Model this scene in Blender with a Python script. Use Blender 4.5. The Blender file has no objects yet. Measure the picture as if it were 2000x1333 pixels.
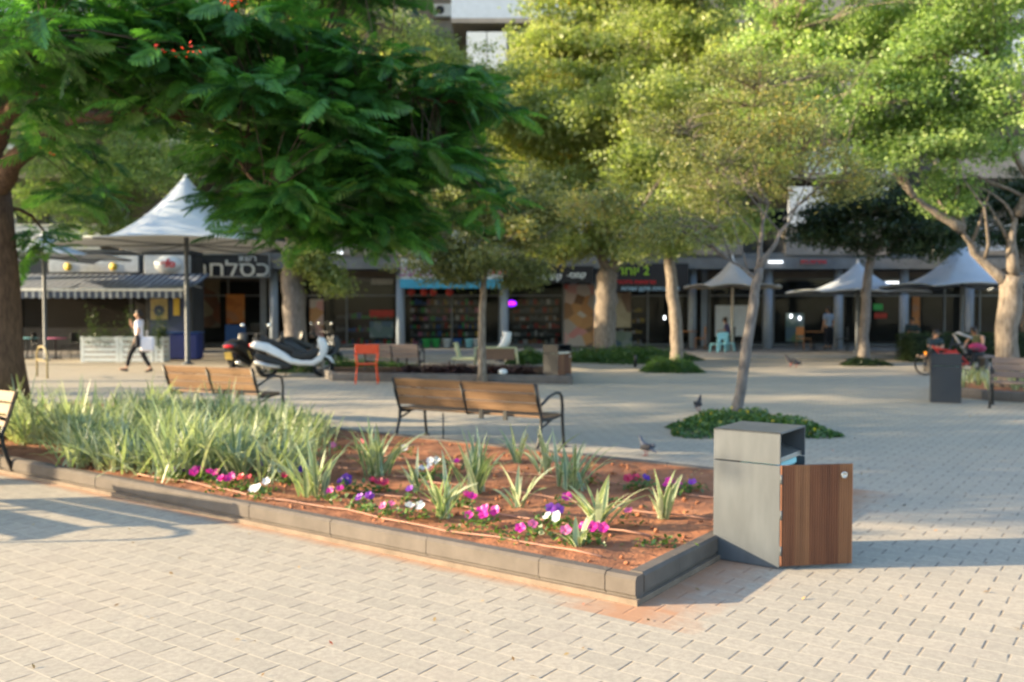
import bpy, bmesh, math, random
import numpy as np
from mathutils import Vector, Matrix
R = math.radians
rnd = random.Random(7); NP = np.random.RandomState(7)
S = bpy.context.scene; COL = S.collection

# ------------------------------------------------------------------ camera
CAM_H, FPX, PITCH = 1.65, 1780.0, R(1.85)
cam_d = bpy.data.cameras.new('camera'); cam = bpy.data.objects.new('camera', cam_d); COL.objects.link(cam)
cam.location = (0, 0, CAM_H); cam.rotation_euler = (R(90) - PITCH, 0, 0)
cam_d.sensor_width = 36; cam_d.lens = 36 * FPX / 2000; cam_d.clip_end = 2000; cam_d.clip_start = .05
cam_d.dof.use_dof = True; cam_d.dof.focus_distance = 2.5; cam_d.dof.aperture_fstop = 3.1
S.camera = cam
# ------------------------------------------------------------------ light
SUN_EL, SUN_AZ = R(15), R(4.0)          # low sun from the left, a little behind the camera
W = bpy.data.worlds.new('World'); S.world = W; W.use_nodes = True
nt = W.node_tree; bg = nt.nodes['Background']; sky = nt.nodes.new('ShaderNodeTexSky')
sky.sky_type = 'NISHITA'; sky.sun_disc = False; sky.sun_elevation = SUN_EL
sdir = Vector((-math.cos(SUN_EL) * math.cos(SUN_AZ), -math.cos(SUN_EL) * math.sin(SUN_AZ), math.sin(SUN_EL)))
sky.sun_rotation = math.atan2(sdir.x, sdir.y)
sky.air_density = 1.0; sky.dust_density = 1.0; sky.ozone_density = 1.5
nt.links.new(sky.outputs[0], bg.inputs[0]); bg.inputs[1].default_value = 0.15
sl = bpy.data.lights.new('sun', 'SUN'); sl.energy = 4.6; sl.angle = R(0.5); sl.color = (1.0, .79, .50)
so = bpy.data.objects.new('sun', sl); COL.objects.link(so)
so.rotation_euler = (-sdir).to_track_quat('-Z', 'Y').to_euler()
S.view_settings.view_transform = 'Standard'; S.view_settings.look = 'None'
S.view_settings.exposure = 1.85; S.view_settings.gamma = 1.0
try:
    S.cycles.max_bounces = 6; S.cycles.diffuse_bounces = 3; S.cycles.glossy_bounces = 3
    S.cycles.transparent_max_bounces = 6; S.cycles.transmission_bounces = 3
    S.cycles.use_denoising = True; S.cycles.caustics_reflective = False; S.cycles.caustics_refractive = False
except Exception: pass

# ------------------------------------------------------------------ photo pixel helpers
_F = Vector((0, math.cos(PITCH), -math.sin(PITCH))); _U = Vector((0, math.sin(PITCH), math.cos(PITCH)))
def ray(px, py): return _F + Vector(((px - 1000) / FPX, 0, 0)) + _U * ((666.5 - py) / FPX)
def P(px, py, Y):
    r = ray(px, py); t = Y / r.y
    return Vector((r.x * t, Y, CAM_H + r.z * t))
def G(px, py, z=0.0):
    r = ray(px, py); t = (z - CAM_H) / r.z
    return Vector((r.x * t, r.y * t, z))
def XY(px, Y): return Vector(((px - 1000) * Y / FPX, Y, 0))
A2 = Vector((-.8146, .58, 0)).normalized(); B2 = Vector((.58, .8146, 0)).normalized()   # the two directions of the paving
def AB(a, b, z=0): return A2 * a + B2 * b + Vector((0, 0, z))

# ------------------------------------------------------------------ mesh builder
class MB:
    def __init__(s): s.v = []; s.f = []; s.m = []; s.sm = []
    def add(s, vs, fs, m=0, smooth=False):
        o = len(s.v); s.v += [tuple(v) for v in vs]
        for f in fs: s.f.append([i + o for i in f]); s.m.append(m); s.sm.append(smooth)
        return s
    def box(s, c, d, rot=None, m=0, bev=0.0):
        c = Vector(c); x, y, z = d[0] / 2, d[1] / 2, d[2] / 2
        if bev > 0:
            b = min(bev, x * .9, y * .9, z * .9); vs = []; idx = {}
            for sx in (-1, 1):
                for sy in (-1, 1):
                    for sz in (-1, 1):
                        for k, (ax, ay, az) in enumerate(((x, y - b, z - b), (x - b, y, z - b), (x - b, y - b, z))):
                            idx[(sx, sy, sz, k)] = len(vs); vs.append(Vector((sx * ax, sy * ay, sz * az)))
            I = lambda *q: idx[q]; fs = []
            for q in (-1, 1):
                fs.append([I(q, -1, -1, 0), I(q, 1, -1, 0), I(q, 1, 1, 0), I(q, -1, 1, 0)][::q])
                fs.append([I(-1, q, -1, 1), I(-1, q, 1, 1), I(1, q, 1, 1), I(1, q, -1, 1)][::q])
                fs.append([I(-1, -1, q, 2), I(1, -1, q, 2), I(1, 1, q, 2), I(-1, 1, q, 2)][::q])
            for a in (-1, 1):
                for b_ in (-1, 1):
                    fs.append([I(a, b_, -1, 0), I(a, b_, 1, 0), I(a, b_, 1, 1), I(a, b_, -1, 1)][::-a * b_])
                    fs.append([I(a, -1, b_, 0), I(a, 1, b_, 0), I(a, 1, b_, 2), I(a, -1, b_, 2)][::a * b_])
                    fs.append([I(-1, a, b_, 1), I(1, a, b_, 1), I(1, a, b_, 2), I(-1, a, b_, 2)][::-a * b_])
                    for c_ in (-1, 1): fs.append([I(a, b_, c_, 0), I(a, b_, c_, 1), I(a, b_, c_, 2)][::a * b_ * c_])
        else:
            vs = [Vector((sx * x, sy * y, sz * z)) for sx in (-1, 1) for sy in (-1, 1) for sz in (-1, 1)]
            fs = [[0, 1, 3, 2], [4, 6, 7, 5], [0, 4, 5, 1], [2, 3, 7, 6], [0, 2, 6, 4], [1, 5, 7, 3]]
        if rot is not None:
            if not isinstance(rot, Matrix): rot = Matrix.Rotation(rot, 3, 'Z')
            vs = [rot @ v for v in vs]
        return s.add([v + c for v in vs], fs, m)
    def tube(s, pts, rad, n=8, m=0, cap=True, flat=None):
        pts = [Vector(p) for p in pts]
        if not hasattr(rad, '__len__'): rad = [rad] * len(pts)
        up = Vector((0, 0, 1)); vs = []; prev = None
        for i, p in enumerate(pts):
            t = (pts[min(i + 1, len(pts) - 1)] - pts[max(i - 1, 0)])
            t = t.normalized() if t.length > 1e-9 else up
            if prev is None:
                a = t.cross(Vector((0, 1, 0)) if abs(t.y) < .9 else Vector((1, 0, 0))).normalized()
            else:
                a = (prev - t * prev.dot(t)); a = a.normalized() if a.length > 1e-6 else prev
            prev = a; b = t.cross(a)
            for k in range(n):
                q = 2 * math.pi * k / n
                vs.append(p + (a * math.cos(q) + b * math.sin(q)) * rad[i])
        fs = []
        for i in range(len(pts) - 1):
            for k in range(n): fs.append([i * n + k, i * n + (k + 1) % n, (i + 1) * n + (k + 1) % n, (i + 1) * n + k])
        if cap: fs.append(list(range(n))[::-1]); fs.append([(len(pts) - 1) * n + k for k in range(n)])
        return s.add(vs, fs, m, True)
    def lathe(s, c, prof, n=20, m=0, axis='Z', rot=None):
        c = Vector(c); vs = []
        for r_, z_ in prof:
            for k in range(n):
                q = 2 * math.pi * k / n; v = Vector((r_ * math.cos(q), r_ * math.sin(q), z_))
                if axis == 'X': v = Vector((v.z, v.x, v.y))
                if axis == 'Y': v = Vector((v.x, v.z, v.y))
                if rot is not None: v = rot @ v
                vs.append(c + v)
        fs = []
        for i in range(len(prof) - 1):
            for k in range(n): fs.append([i * n + k, i * n + (k + 1) % n, (i + 1) * n + (k + 1) % n, (i + 1) * n + k])
        fs.append(list(range(n))[::-1]); fs.append([(len(prof) - 1) * n + k for k in range(n)])
        return s.add(vs, fs, m, True)
    def ball(s, c, r, n=12, m=0, rot=None):
        if not hasattr(r, '__len__'): r = (r, r, r)
        c = Vector(c); k_ = n // 2; vs = []; fs = []
        for i in range(k_ + 1):
            th = math.pi * i / k_
            for k in range(n):
                q = 2 * math.pi * k / n
                v = Vector((math.sin(th) * math.cos(q) * r[0], math.sin(th) * math.sin(q) * r[1], math.cos(th) * r[2]))
                vs.append(c + (rot @ v if rot is not None else v))
        for i in range(k_):
            for k in range(n): fs.append([i * n + k, (i + 1) * n + k, (i + 1) * n + (k + 1) % n, i * n + (k + 1) % n])
        return s.add(vs, fs, m, True)
    def prism(s, poly, y0, y1, m=0, smooth=False):      # polygon in (x,z) extruded along y
        n = len(poly)
        vs = [Vector((p[0], y0, p[1])) for p in poly] + [Vector((p[0], y1, p[1])) for p in poly]
        fs = [list(range(n)), [n + k for k in range(n)][::-1]]
        s.add(vs, fs, m)
        o = len(s.v) - 2 * n
        for k in range(n):
            s.f.append([o + k, o + n + k, o + n + (k + 1) % n, o + (k + 1) % n]); s.m.append(m); s.sm.append(smooth)
        return s
    def xf(s, M, start=0):
        for i in range(start, len(s.v)): s.v[i] = tuple(M @ Vector(s.v[i]))
        return s
    def build(s, name, mats, parent=None, loc=None, fix=True):
        me = bpy.data.meshes.new(name); me.from_pydata(s.v, [], s.f)
        if not isinstance(mats, (list, tuple)): mats = [mats]
        for q in mats: me.materials.append(q)
        me.polygons.foreach_set('material_index', s.m); me.polygons.foreach_set('use_smooth', s.sm)
        me.update()
        if fix:
            bm = bmesh.new(); bm.from_mesh(me); bmesh.ops.recalc_face_normals(bm, faces=bm.faces); bm.to_mesh(me); bm.free()
        o = bpy.data.objects.new(name, me); COL.objects.link(o)
        if parent: o.parent = parent
        if loc is not None: o.location = loc
        return o
def tag(o, label=None, cat=None, group=None, kind=None):
    if label: o['label'] = label
    if cat: o['category'] = cat
    if group: o['group'] = group
    if kind: o['kind'] = kind
    return o
def thing(name, label, cat, loc=(0, 0, 0), rz=0, group=None, scale=1):
    o = bpy.data.objects.new(name, None); COL.objects.link(o); o.location = loc; o.rotation_euler = (0, 0, rz); o.scale = (scale,) * 3
    o.empty_display_size = .2
    return tag(o, label, cat, group)
def copy_tree(o, parent=None):
    c = o.copy(); COL.objects.link(c); c.parent = parent
    for ch in list(o.children): copy_tree(ch, c)
    return c
def npmesh(name, V, F, mats, parent=None, attr=None, midx=None, smooth=False):
    """V (n,3) F (m,k) numpy -> object; attr: per-face float 'v'"""
    me = bpy.data.meshes.new(name); k = F.shape[1]; m = len(F)
    me.vertices.add(len(V)); me.vertices.foreach_set('co', V.astype(np.float32).ravel())
    me.loops.add(m * k); me.loops.foreach_set('vertex_index', F.astype(np.int32).ravel())
    me.polygons.add(m); me.polygons.foreach_set('loop_start', np.arange(0, m * k, k, dtype=np.int32))
    try: me.polygons.foreach_set('loop_total', np.full(m, k, dtype=np.int32))
    except Exception: pass
    if not isinstance(mats, (list, tuple)): mats = [mats]
    for q in mats: me.materials.append(q)
    if midx is not None: me.polygons.foreach_set('material_index', midx.astype(np.int32))
    if smooth: me.polygons.foreach_set('use_smooth', np.ones(m, dtype=bool))
    if attr is not None:
        a = me.attributes.new('v', 'FLOAT', 'FACE'); a.data.foreach_set('value', attr.astype(np.float32))
    me.update(calc_edges=True); me.validate()
    o = bpy.data.objects.new(name, me); COL.objects.link(o)
    if parent: o.parent = parent
    return o

# ------------------------------------------------------------------ materials
def newmat(name):
    m = bpy.data.materials.new(name); m.use_nodes = True; t = m.node_tree
    return m, t, t.nodes['Principled BSDF'], t.links
def col4(c): return (c[0], c[1], c[2], 1)
def ramp(t, stops):
    r = t.nodes.new('ShaderNodeValToRGB'); e = r.color_ramp.elements
    while len(e) < len(stops): e.new(.5)
    for q, (p, c) in zip(e, stops): q.position = p; q.color = col4(c)
    return r
def coords(t, scale=(1, 1, 1), rotz=0, kind='Object'):
    tc = t.nodes.new('ShaderNodeTexCoord'); mp = t.nodes.new('ShaderNodeMapping')
    mp.inputs['Scale'].default_value = scale; mp.inputs['Rotation'].default_value = (0, 0, rotz)
    t.links.new(tc.outputs[kind], mp.inputs[0]); return mp.outputs[0]
def noise(t, vec, scale, detail=4, rough=.6):
    n = t.nodes.new('ShaderNodeTexNoise'); n.inputs['Scale'].default_value = scale
    n.inputs['Detail'].default_value = detail; n.inputs['Roughness'].default_value = rough
    t.links.new(vec, n.inputs['Vector']); return n.outputs['Fac']
def mixc(t, fac, a, b, mode='MIX'):
    m = t.nodes.new('ShaderNodeMix'); m.data_type = 'RGBA'; m.blend_type = mode
    for s_, v in ((0, fac), (6, a), (7, b)):
        if hasattr(v, 'is_output'): t.links.new(v, m.inputs[s_])
        else: m.inputs[s_].default_value = v if s_ == 0 else col4(v)
    return m.outputs[2]
def math_(t, op, a, b=None, c=None, clamp=False):
    m = t.nodes.new('ShaderNodeMath'); m.operation = op; m.use_clamp = clamp
    for i, v in enumerate((a, b, c)):
        if v is None: continue
        if hasattr(v, 'is_output'): t.links.new(v, m.inputs[i])
        else: m.inputs[i].default_value = v
    return m.outputs[0]
def bump(t, b, h, strength=.3, dist=.01):
    n = t.nodes.new('ShaderNodeBump'); n.inputs['Strength'].default_value = strength; n.inputs['Distance'].default_value = dist
    t.links.new(h, n.inputs['Height']); t.links.new(n.outputs[0], b.inputs['Normal'])
def simple(name, c, rough=.6, metal=0, var=.12, scale=6, spec=.4, bmp=0, emis=None, es=0, stretch=(1, 1, 1), c2=None):
    m, t, b, L = newmat(name); v = coords(t, stretch); n = noise(t, v, scale)
    lo = c2 if c2 else tuple(x * (1 - var) for x in c); hi = tuple(min(1, x * (1 + var)) for x in c)
    r = ramp(t, [(.3, lo), (.7, hi)]); L.new(n, r.inputs[0]); L.new(r.outputs[0], b.inputs['Base Color'])
    b.inputs['Roughness'].default_value = rough; b.inputs['Metallic'].default_value = metal
    b.inputs['Specular IOR Level'].default_value = spec
    if bmp: bump(t, b, noise(t, v, scale * 6), bmp, .01)
    if emis: b.inputs['Emission Color'].default_value = col4(emis); b.inputs['Emission Strength'].default_value = es
    return m
def wood(name, c1, c2, along='X', rough=.65, scale=3.0):
    m, t, b, L = newmat(name)
    sc = {'X': (.25, 6, 6), 'Z': (6, 6, .25)}[along]
    v = coords(t, sc); n = noise(t, v, scale, 6, .65); n2 = noise(t, coords(t, (1, 1, 1)), 2.0)
    r = ramp(t, [(.3, c1), (.5, tuple((a + b_) / 2 for a, b_ in zip(c1, c2))), (.75, c2)]); L.new(n, r.inputs[0])
    o = mixc(t, math_(t, 'MULTIPLY', n2, .55), r.outputs[0], tuple(x * .55 for x in c1))
    L.new(o, b.inputs['Base Color']); b.inputs['Roughness'].default_value = rough
    bump(t, b, n, .25, .004); return m
def leafmat(name, stops, trans=.45, rough=.5):
    m, t, b, L = newmat(name); t.nodes.remove(b)
    at = t.nodes.new('ShaderNodeAttribute'); at.attribute_name = 'v'
    r = ramp(t, stops); L.new(at.outputs['Fac'], r.inputs[0])
    d = t.nodes.new('ShaderNodeBsdfDiffuse'); tr = t.nodes.new('ShaderNodeBsdfTranslucent'); g = t.nodes.new('ShaderNodeBsdfGlossy')
    g.inputs['Roughness'].default_value = .45; g.inputs['Color'].default_value = (.9, .9, .9, 1)
    L.new(r.outputs[0], d.inputs[0])
    tc = mixc(t, 1.0, r.outputs[0], (1.15, 1.25, .65), 'MULTIPLY'); L.new(tc, tr.inputs[0])
    mx = t.nodes.new('ShaderNodeMixShader'); mx.inputs[0].default_value = trans; L.new(d.outputs[0], mx.inputs[1]); L.new(tr.outputs[0], mx.inputs[2])
    m2 = t.nodes.new('ShaderNodeMixShader'); m2.inputs[0].default_value = .05; L.new(mx.outputs[0], m2.inputs[1]); L.new(g.outputs[0], m2.inputs[2])
    L.new(m2.outputs[0], t.nodes['Material Output'].inputs[0]); return m

M = {}
M['iron'] = simple('black_cast_iron', (.012, .013, .015), .45, .0, spec=.5)
M['bench_wood'] = wood('bench_wood', (.13, .068, .036), (.34, .20, .10))
M['bench_wood_grey'] = wood('weathered_bench_wood', (.22, .15, .12), (.40, .31, .27))
M['bench_wood_slate'] = wood('grey_brown_bench_wood', (.09, .065, .055), (.21, .16, .14))
M['bin_wood'] = wood('bin_door_wood', (.10, .035, .016), (.30, .115, .05), 'Z'); M['bin_wood2'] = wood('bin_door_wood_light', (.15, .06, .027), (.38, .18, .08), 'Z'); M['bin_wood3'] = wood('bin_door_wood_dark', (.09, .030, .014), (.27, .10, .042), 'Z')
M['bin_metal'] = simple('bin_grey_metal', (.075, .086, .097), .45, .0, .16, 4, .5, stretch=(2.5, 2.5, .7))
M['bin_metal_dark'] = simple('bin_dark_metal', (.020, .025, .034), .5, .0, .15, 3)
M['steel'] = simple('steel', (.55, .55, .53), .3, .8)
M['concrete'] = simple('kerb_concrete', (.125, .108, .094), .9, 0, .16, 5, .2, .25)
M['concrete_dark'] = simple('grey_kerb_concrete', (.13, .12, .115), .9, 0, .2, 5, .2, .25)
M['footing'] = simple('footing_concrete', (.19, .15, .115), .9, 0, .2, 7, .2, .2)
M['canvas'] = simple('umbrella_canvas', (.50, .545, .60), .7, 0, .05, 2, .3)
M['canvas_blue'] = simple('blue_white_canvas', (.50, .56, .64), .7, 0, .06, 2, .3)
M['canvas_tan'] = simple('beige_umbrella_canvas', (.46, .455, .44), .7, 0, .08, 3, .3)
M['pole'] = simple('grey_pole_paint', (.085, .10, .12), .5)
M['pole_light'] = simple('cream_pole_paint', (.40, .36, .30), .5)
M['white'] = simple('white_paint', (.72, .74, .75), .4, 0, .06, 4, .5)
M['white_wood'] = simple('white_painted_wood', (.70, .72, .70), .6, 0, .08, 8, .3)
M['blackp'] = simple('black_plastic', (.012, .013, .016), .4, 0, .2, 5, .5)
M['darkgrey'] = simple('dark_grey', (.045, .05, .058), .6)
M['rubber'] = simple('rubber', (.012, .012, .012), .85)
M['orange'] = simple('orange_paint', (.75, .085, .02), .45, 0, .08)
M['cyan'] = simple('pale_blue_plastic', (.34, .72, .78), .45, 0, .06)
M['skin'] = simple('skin', (.42, .24, .16), .55, 0, .08)
M['hair'] = simple('dark_hair', (.018, .011, .008), .5)
M['shirt_white'] = simple('white_shirt', (.74, .72, .80), .8, 0, .05)
M['shirt_blue'] = simple('blue_grey_shirt', (.22, .28, .38), .8)
M['shirt_dark'] = simple('dark_teal_shirt', (.02, .04, .05), .8)
M['shirt_plum'] = simple('plum_shirt', (.10, .08, .16), .8)
M['top_green'] = simple('dark_olive_top', (.05, .06, .03), .8)
M['pink'] = simple('pink_cloth', (.33, .03, .10), .8)
M['trousers'] = simple('black_trousers', (.012, .012, .018), .8)
M['bark'] = simple('pale_bark', (.24, .20, .165), .9, 0, .3, 9, .15, .8, stretch=(3, 3, .6), c2=(.10, .082, .066))
M['bark_brown'] = simple('brown_bark', (.13, .08, .052), .9, 0, .3, 9, .15, .8, stretch=(3, 3, .8), c2=(.07, .042, .03))
M['bark_grey'] = simple('grey_bark', (.19, .168, .155), .9, 0, .25, 9, .15, .6, stretch=(3, 3, .6), c2=(.10, .088, .082))
M['dark_twig'] = simple('dark_twig_bark', (.07, .05, .035), .9)
M['twig'] = simple('twig_bark', (.20, .16, .12), .9)
YG = [(0, (.15, .20, .06)), (.35, (.28, .345, .11)), (.7, (.44, .48, .18)), (.9, (.57, .53, .20)), (1, (.62, .43, .09))]
M['leaf_yellow'] = leafmat('yellow_green_leaves', YG, .56)
M['leaf_olive'] = leafmat('olive_leaves', [(0, (.09, .115, .035)), (.5, (.20, .225, .075)), (.85, (.34, .34, .12)), (1, (.50, .35, .07))], .45)
M['leaf_green'] = leafmat('bright_green_leaves', [(0, (.12, .20, .055)), (.5, (.27, .39, .12)), (.85, (.44, .55, .22)), (1, (.62, .66, .32))], .55)
M['leaf_dark'] = leafmat('dark_green_leaves', [(0, (.012, .028, .010)), (.6, (.03, .06, .018)), (1, (.07, .11, .03))], .35)
M['frond'] = leafmat('feathery_fronds', [(0, (.018, .070, .014)), (.45, (.045, .155, .026)), (.85, (.13, .33, .055)), (1, (.32, .50, .08))], .5)
M['cover'] = leafmat('ground_cover_leaves', [(0, (.03, .08, .015)), (.6, (.07, .15, .03)), (1, (.16, .25, .05))], .35)
M['blade_green'] = leafmat('blade_green', [(0, (.09, .16, .075)), (.6, (.18, .26, .14)), (1, (.28, .35, .22))], .4)
M['blade_cream'] = leafmat('blade_cream', [(0, (.32, .38, .20)), (.6, (.48, .52, .31)), (1, (.64, .65, .46))], .35)
def flat_leaf(name, c):
    return leafmat(name, [(0, tuple(x * .75 for x in c)), (1, c)], .35)
PET = dict(magenta=(.72, .02, .38), purple=(.13, .02, .42), white=(.80, .80, .86), crimson=(.60, .015, .09), pink=(.78, .16, .42), violet=(.33, .07, .60), coral=(.72, .08, .10))
for k, c in PET.items(): M['pet_' + k] = flat_leaf(k + '_petals', c)
M['scarlet'] = flat_leaf('scarlet_blossom', (.80, .06, .02))

# soil
m, t, b, L = newmat('red_soil'); v = coords(t)
n = noise(t, v, 3.5, 8, .65); n2 = noise(t, v, 40, 3)
r = ramp(t, [(.3, (.19, .066, .027)), (.5, (.35, .135, .058)), (.72, (.50, .22, .105))]); L.new(n, r.inputs[0])
L.new(mixc(t, math_(t, 'MULTIPLY', n2, .35), r.outputs[0], (.12, .05, .03)), b.inputs['Base Color'])
b.inputs['Roughness'].default_value = .95; bump(t, b, math_(t, 'ADD', n, math_(t, 'MULTIPLY', n2, .4)), .8, .04); M['soil'] = m

# paving: staggered concrete blocks 24 x 14 cm, laid along A2/B2, sandy joints painted sun-pale along rows and shade-dark across, red soil washed out round the bed
def paving():
    m, t, b, L = newmat('paving_blocks')
    tc = t.nodes.new('ShaderNodeTexCoord'); sx = t.nodes.new('ShaderNodeSeparateXYZ'); L.new(tc.outputs['Object'], sx.inputs[0])
    X, Y = sx.outputs[0], sx.outputs[1]
    wob = noise(t, tc.outputs['Object'], 3.0, 2)
    wobs = math_(t, 'MULTIPLY', math_(t, 'SUBTRACT', wob, .5), .012)
    a = math_(t, 'ADD', math_(t, 'ADD', math_(t, 'MULTIPLY', X, A2.x), math_(t, 'MULTIPLY', Y, A2.y)), wobs)
    bb = math_(t, 'ADD', math_(t, 'ADD', math_(t, 'MULTIPLY', X, B2.x), math_(t, 'MULTIPLY', Y, B2.y)), wobs)
    row = math_(t, 'DIVIDE', math_(t, 'ADD', bb, -5.21), .1415); rf = math_(t, 'FLOOR', row)
    odd = math_(t, 'MODULO', math_(t, 'ADD', rf, 1000), 2)
    colm = math_(t, 'ADD', math_(t, 'DIVIDE', math_(t, 'ADD', a, 99.879), .24), math_(t, 'MULTIPLY', odd, .5)); cf = math_(t, 'FLOOR', colm)
    fr = math_(t, 'SUBTRACT', row, rf); fc = math_(t, 'SUBTRACT', colm, cf)
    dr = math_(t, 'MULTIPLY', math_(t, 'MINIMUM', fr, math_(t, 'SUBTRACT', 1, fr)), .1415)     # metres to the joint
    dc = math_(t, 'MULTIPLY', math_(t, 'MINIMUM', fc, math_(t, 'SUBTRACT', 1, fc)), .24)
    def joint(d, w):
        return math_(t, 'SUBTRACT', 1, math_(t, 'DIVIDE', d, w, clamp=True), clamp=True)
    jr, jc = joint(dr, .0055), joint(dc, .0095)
    cmb = t.nodes.new('ShaderNodeCombineXYZ'); L.new(rf, cmb.inputs[0]); L.new(cf, cmb.inputs[1])
    wn = t.nodes.new('ShaderNodeTexWhiteNoise'); wn.noise_dimensions = '2D'; L.new(cmb.outputs[0], wn.inputs['Vector'])
    vec = tc.outputs['Object']; big = noise(t, vec, .45, 4, .6); mid = noise(t, vec, 9.0, 6, .8); fine = ramp1(t, noise(t, vec, 26, 6, .8), .38, .64)
    base = ramp(t, [(.1, (.415, .37, .295)), (.5, (.44, .39, .31)), (.9, (.465, .41, .325))]); L.new(wn.outputs['Value'], base.inputs[0])
    c = mixc(t, math_(t, 'MULTIPLY', fine, .62), base.outputs[0], (.25, .222, .185))
    c = mixc(t, math_(t, 'MULTIPLY', math_(t, 'SUBTRACT', mid, .45, clamp=True), 1.3, clamp=True), c, (.29, .255, .215))
    c = mixc(t, math_(t, 'MULTIPLY', math_(t, 'SUBTRACT', big, .5, clamp=True), 1.4, clamp=True), c, (.50, .40, .29))
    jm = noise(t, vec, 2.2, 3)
    c = mixc(t, math_(t, 'MULTIPLY', jr, .8), c, (.60, .51, .37))  # row joints coloured pale as if catching the low sun
    wn2 = t.nodes.new('ShaderNodeTexWhiteNoise'); wn2.noise_dimensions = '3D'; L.new(cmb.outputs[0], wn2.inputs['Vector']); jcs = math_(t, 'MULTIPLY', jc, math_(t, 'MULTIPLY', ramp1(t, jm, .2, .48), ramp1(t, noise(t, vec, 5.5, 2), .25, .52))); c = mixc(t, math_(t, 'MULTIPLY', jcs, .85), c, (.10, .085, .075))  # cross joints coloured dark for the shade inside them
    # red soil washed out of the planting bed: front and right side
    a0, b0 = BED_A0, BED_B0
    da = math_(t, 'SUBTRACT', a0, a); db = math_(t, 'SUBTRACT', b0, bb)     # metres outside the two edges
    def near(d, w): return math_(t, 'SUBTRACT', 1, math_(t, 'DIVIDE', math_(t, 'ABSOLUTE', d), w, clamp=True), clamp=True)
    ina = math_(t, 'GREATER_THAN', a, a0 - .25); inb = math_(t, 'GREATER_THAN', bb, b0 - .25)
    st1 = math_(t, 'MULTIPLY', near(db, .20), ina); st2 = math_(t, 'MULTIPLY', math_(t, 'MULTIPLY', near(da, .75), inb), math_(t, 'LESS_THAN', bb, b0 + 4.2))
    st = math_(t, 'MAXIMUM', st1, st2)
    sn = noise(t, vec, 5, 5, .7)
    stf = math_(t, 'MULTIPLY', math_(t, 'SUBTRACT', math_(t, 'ADD', math_(t, 'MULTIPLY', st, 1.1), math_(t, 'MULTIPLY', sn, .9)), .85, clamp=True), 1.6, clamp=True)
    c = mixc(t, math_(t, 'MULTIPLY', stf, .8), c, (.42, .20, .10))
    gum = noise(t, vec, 1.7, 3, .5); c = mixc(t, math_(t, 'MULTIPLY', ramp1(t, gum, .56, .72), .30), c, (.33, .28, .235))
    L.new(c, b.inputs['Base Color']); b.inputs['Roughness'].default_value = .88; b.inputs['Specular IOR Level'].default_value = .25
    hgt = math_(t, 'ADD', math_(t, 'MULTIPLY', fine, .08), math_(t, 'MULTIPLY', math_(t, 'MAXIMUM', jcs, math_(t, 'MULTIPLY', jr, .05)), -1))
    hgt = math_(t, 'ADD', hgt, math_(t, 'MULTIPLY', wn.outputs['Value'], .05))
    bump(t, b, hgt, .45, .006); return m
def ramp1(t, v, lo, hi):
    mr = t.nodes.new('ShaderNodeMapRange'); mr.inputs[1].default_value = lo; mr.inputs[2].default_value = hi; t.links.new(v, mr.inputs[0]); return mr.outputs[0]
CN = G(1242, 1183); BED_A0 = CN.dot(A2); BED_B0 = CN.dot(B2); BED_B1 = 8.22; BED_A1 = BED_A0 + 12.5
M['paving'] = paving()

# ------------------------------------------------------------------ foliage
def rotframes(n, up_bias=1.0, rs=NP):
    nrm = rs.normal(size=(n, 3)); nrm[:, 2] = np.abs(nrm[:, 2]) + up_bias; nrm /= np.linalg.norm(nrm, axis=1)[:, None]
    u = rs.normal(size=(n, 3)); u -= nrm * (u * nrm).sum(1)[:, None]; u /= np.linalg.norm(u, axis=1)[:, None]
    return u, np.cross(nrm, u), nrm
def leaf_arrays(C, L, W_, up=1.0, rs=NP, droop=.25):
    n = len(C); u, w, nn = rotframes(n, up, rs); s_ = rs.uniform(.7, 1.25, (n, 1))
    u[:, 2] -= droop; u /= np.linalg.norm(u, axis=1)[:, None]
    V = np.stack([C - u * L / 2 * s_, C + w * W_ / 2 * s_ + nn * W_ * .12, C + u * L / 2 * s_, C - w * W_ / 2 * s_ + nn * W_ * .12], 1).reshape(-1, 3)
    return V, np.arange(4 * n).reshape(-1, 4)
def pseudo(C, k=1.0):
    x, y, z = C[:, 0] * k, C[:, 1] * k, C[:, 2] * k
    return (np.sin(x * 1.7 + 1.3 * np.sin(y * 1.1)) + np.sin(y * 1.9 + 1.7 * np.sin(z * 1.3)) + np.sin(z * 2.3 + 1.1 * np.sin(x * 1.5))) / 3
def clump_centres(blobs, per_m3, rs, gap=.0, shell=.45):
    out = []; bl = []
    for i, (c, r_) in enumerate(blobs):
        n = max(4, int(per_m3 * 4.19 * r_[0] * r_[1] * r_[2]))
        d = rs.normal(size=(n, 3)); d /= np.linalg.norm(d, axis=1)[:, None]
        rr = (shell + (1 - shell) * rs.rand(n)) ** .8; p = np.array(c) + d * rr[:, None] * np.array(r_)
        k = pseudo(p, 1.6) > gap - .55; out.append(p[k]); bl.append(np.full(k.sum(), i))
    return np.concatenate(out), np.concatenate(bl)
def sublobes(blobs, k, rs):
    out = []
    for c, r_ in blobs:
        for i in range(k):
            d = rs.normal(size=3); d /= np.linalg.norm(d); d *= (.35 + .72 * rs.rand()); f = rs.uniform(.28, .58)
            out.append((tuple(np.array(c) + d * np.array(r_)), (r_[0] * f * 1.15, r_[1] * f * 1.15, r_[2] * f * .75)))
    return out
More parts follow.
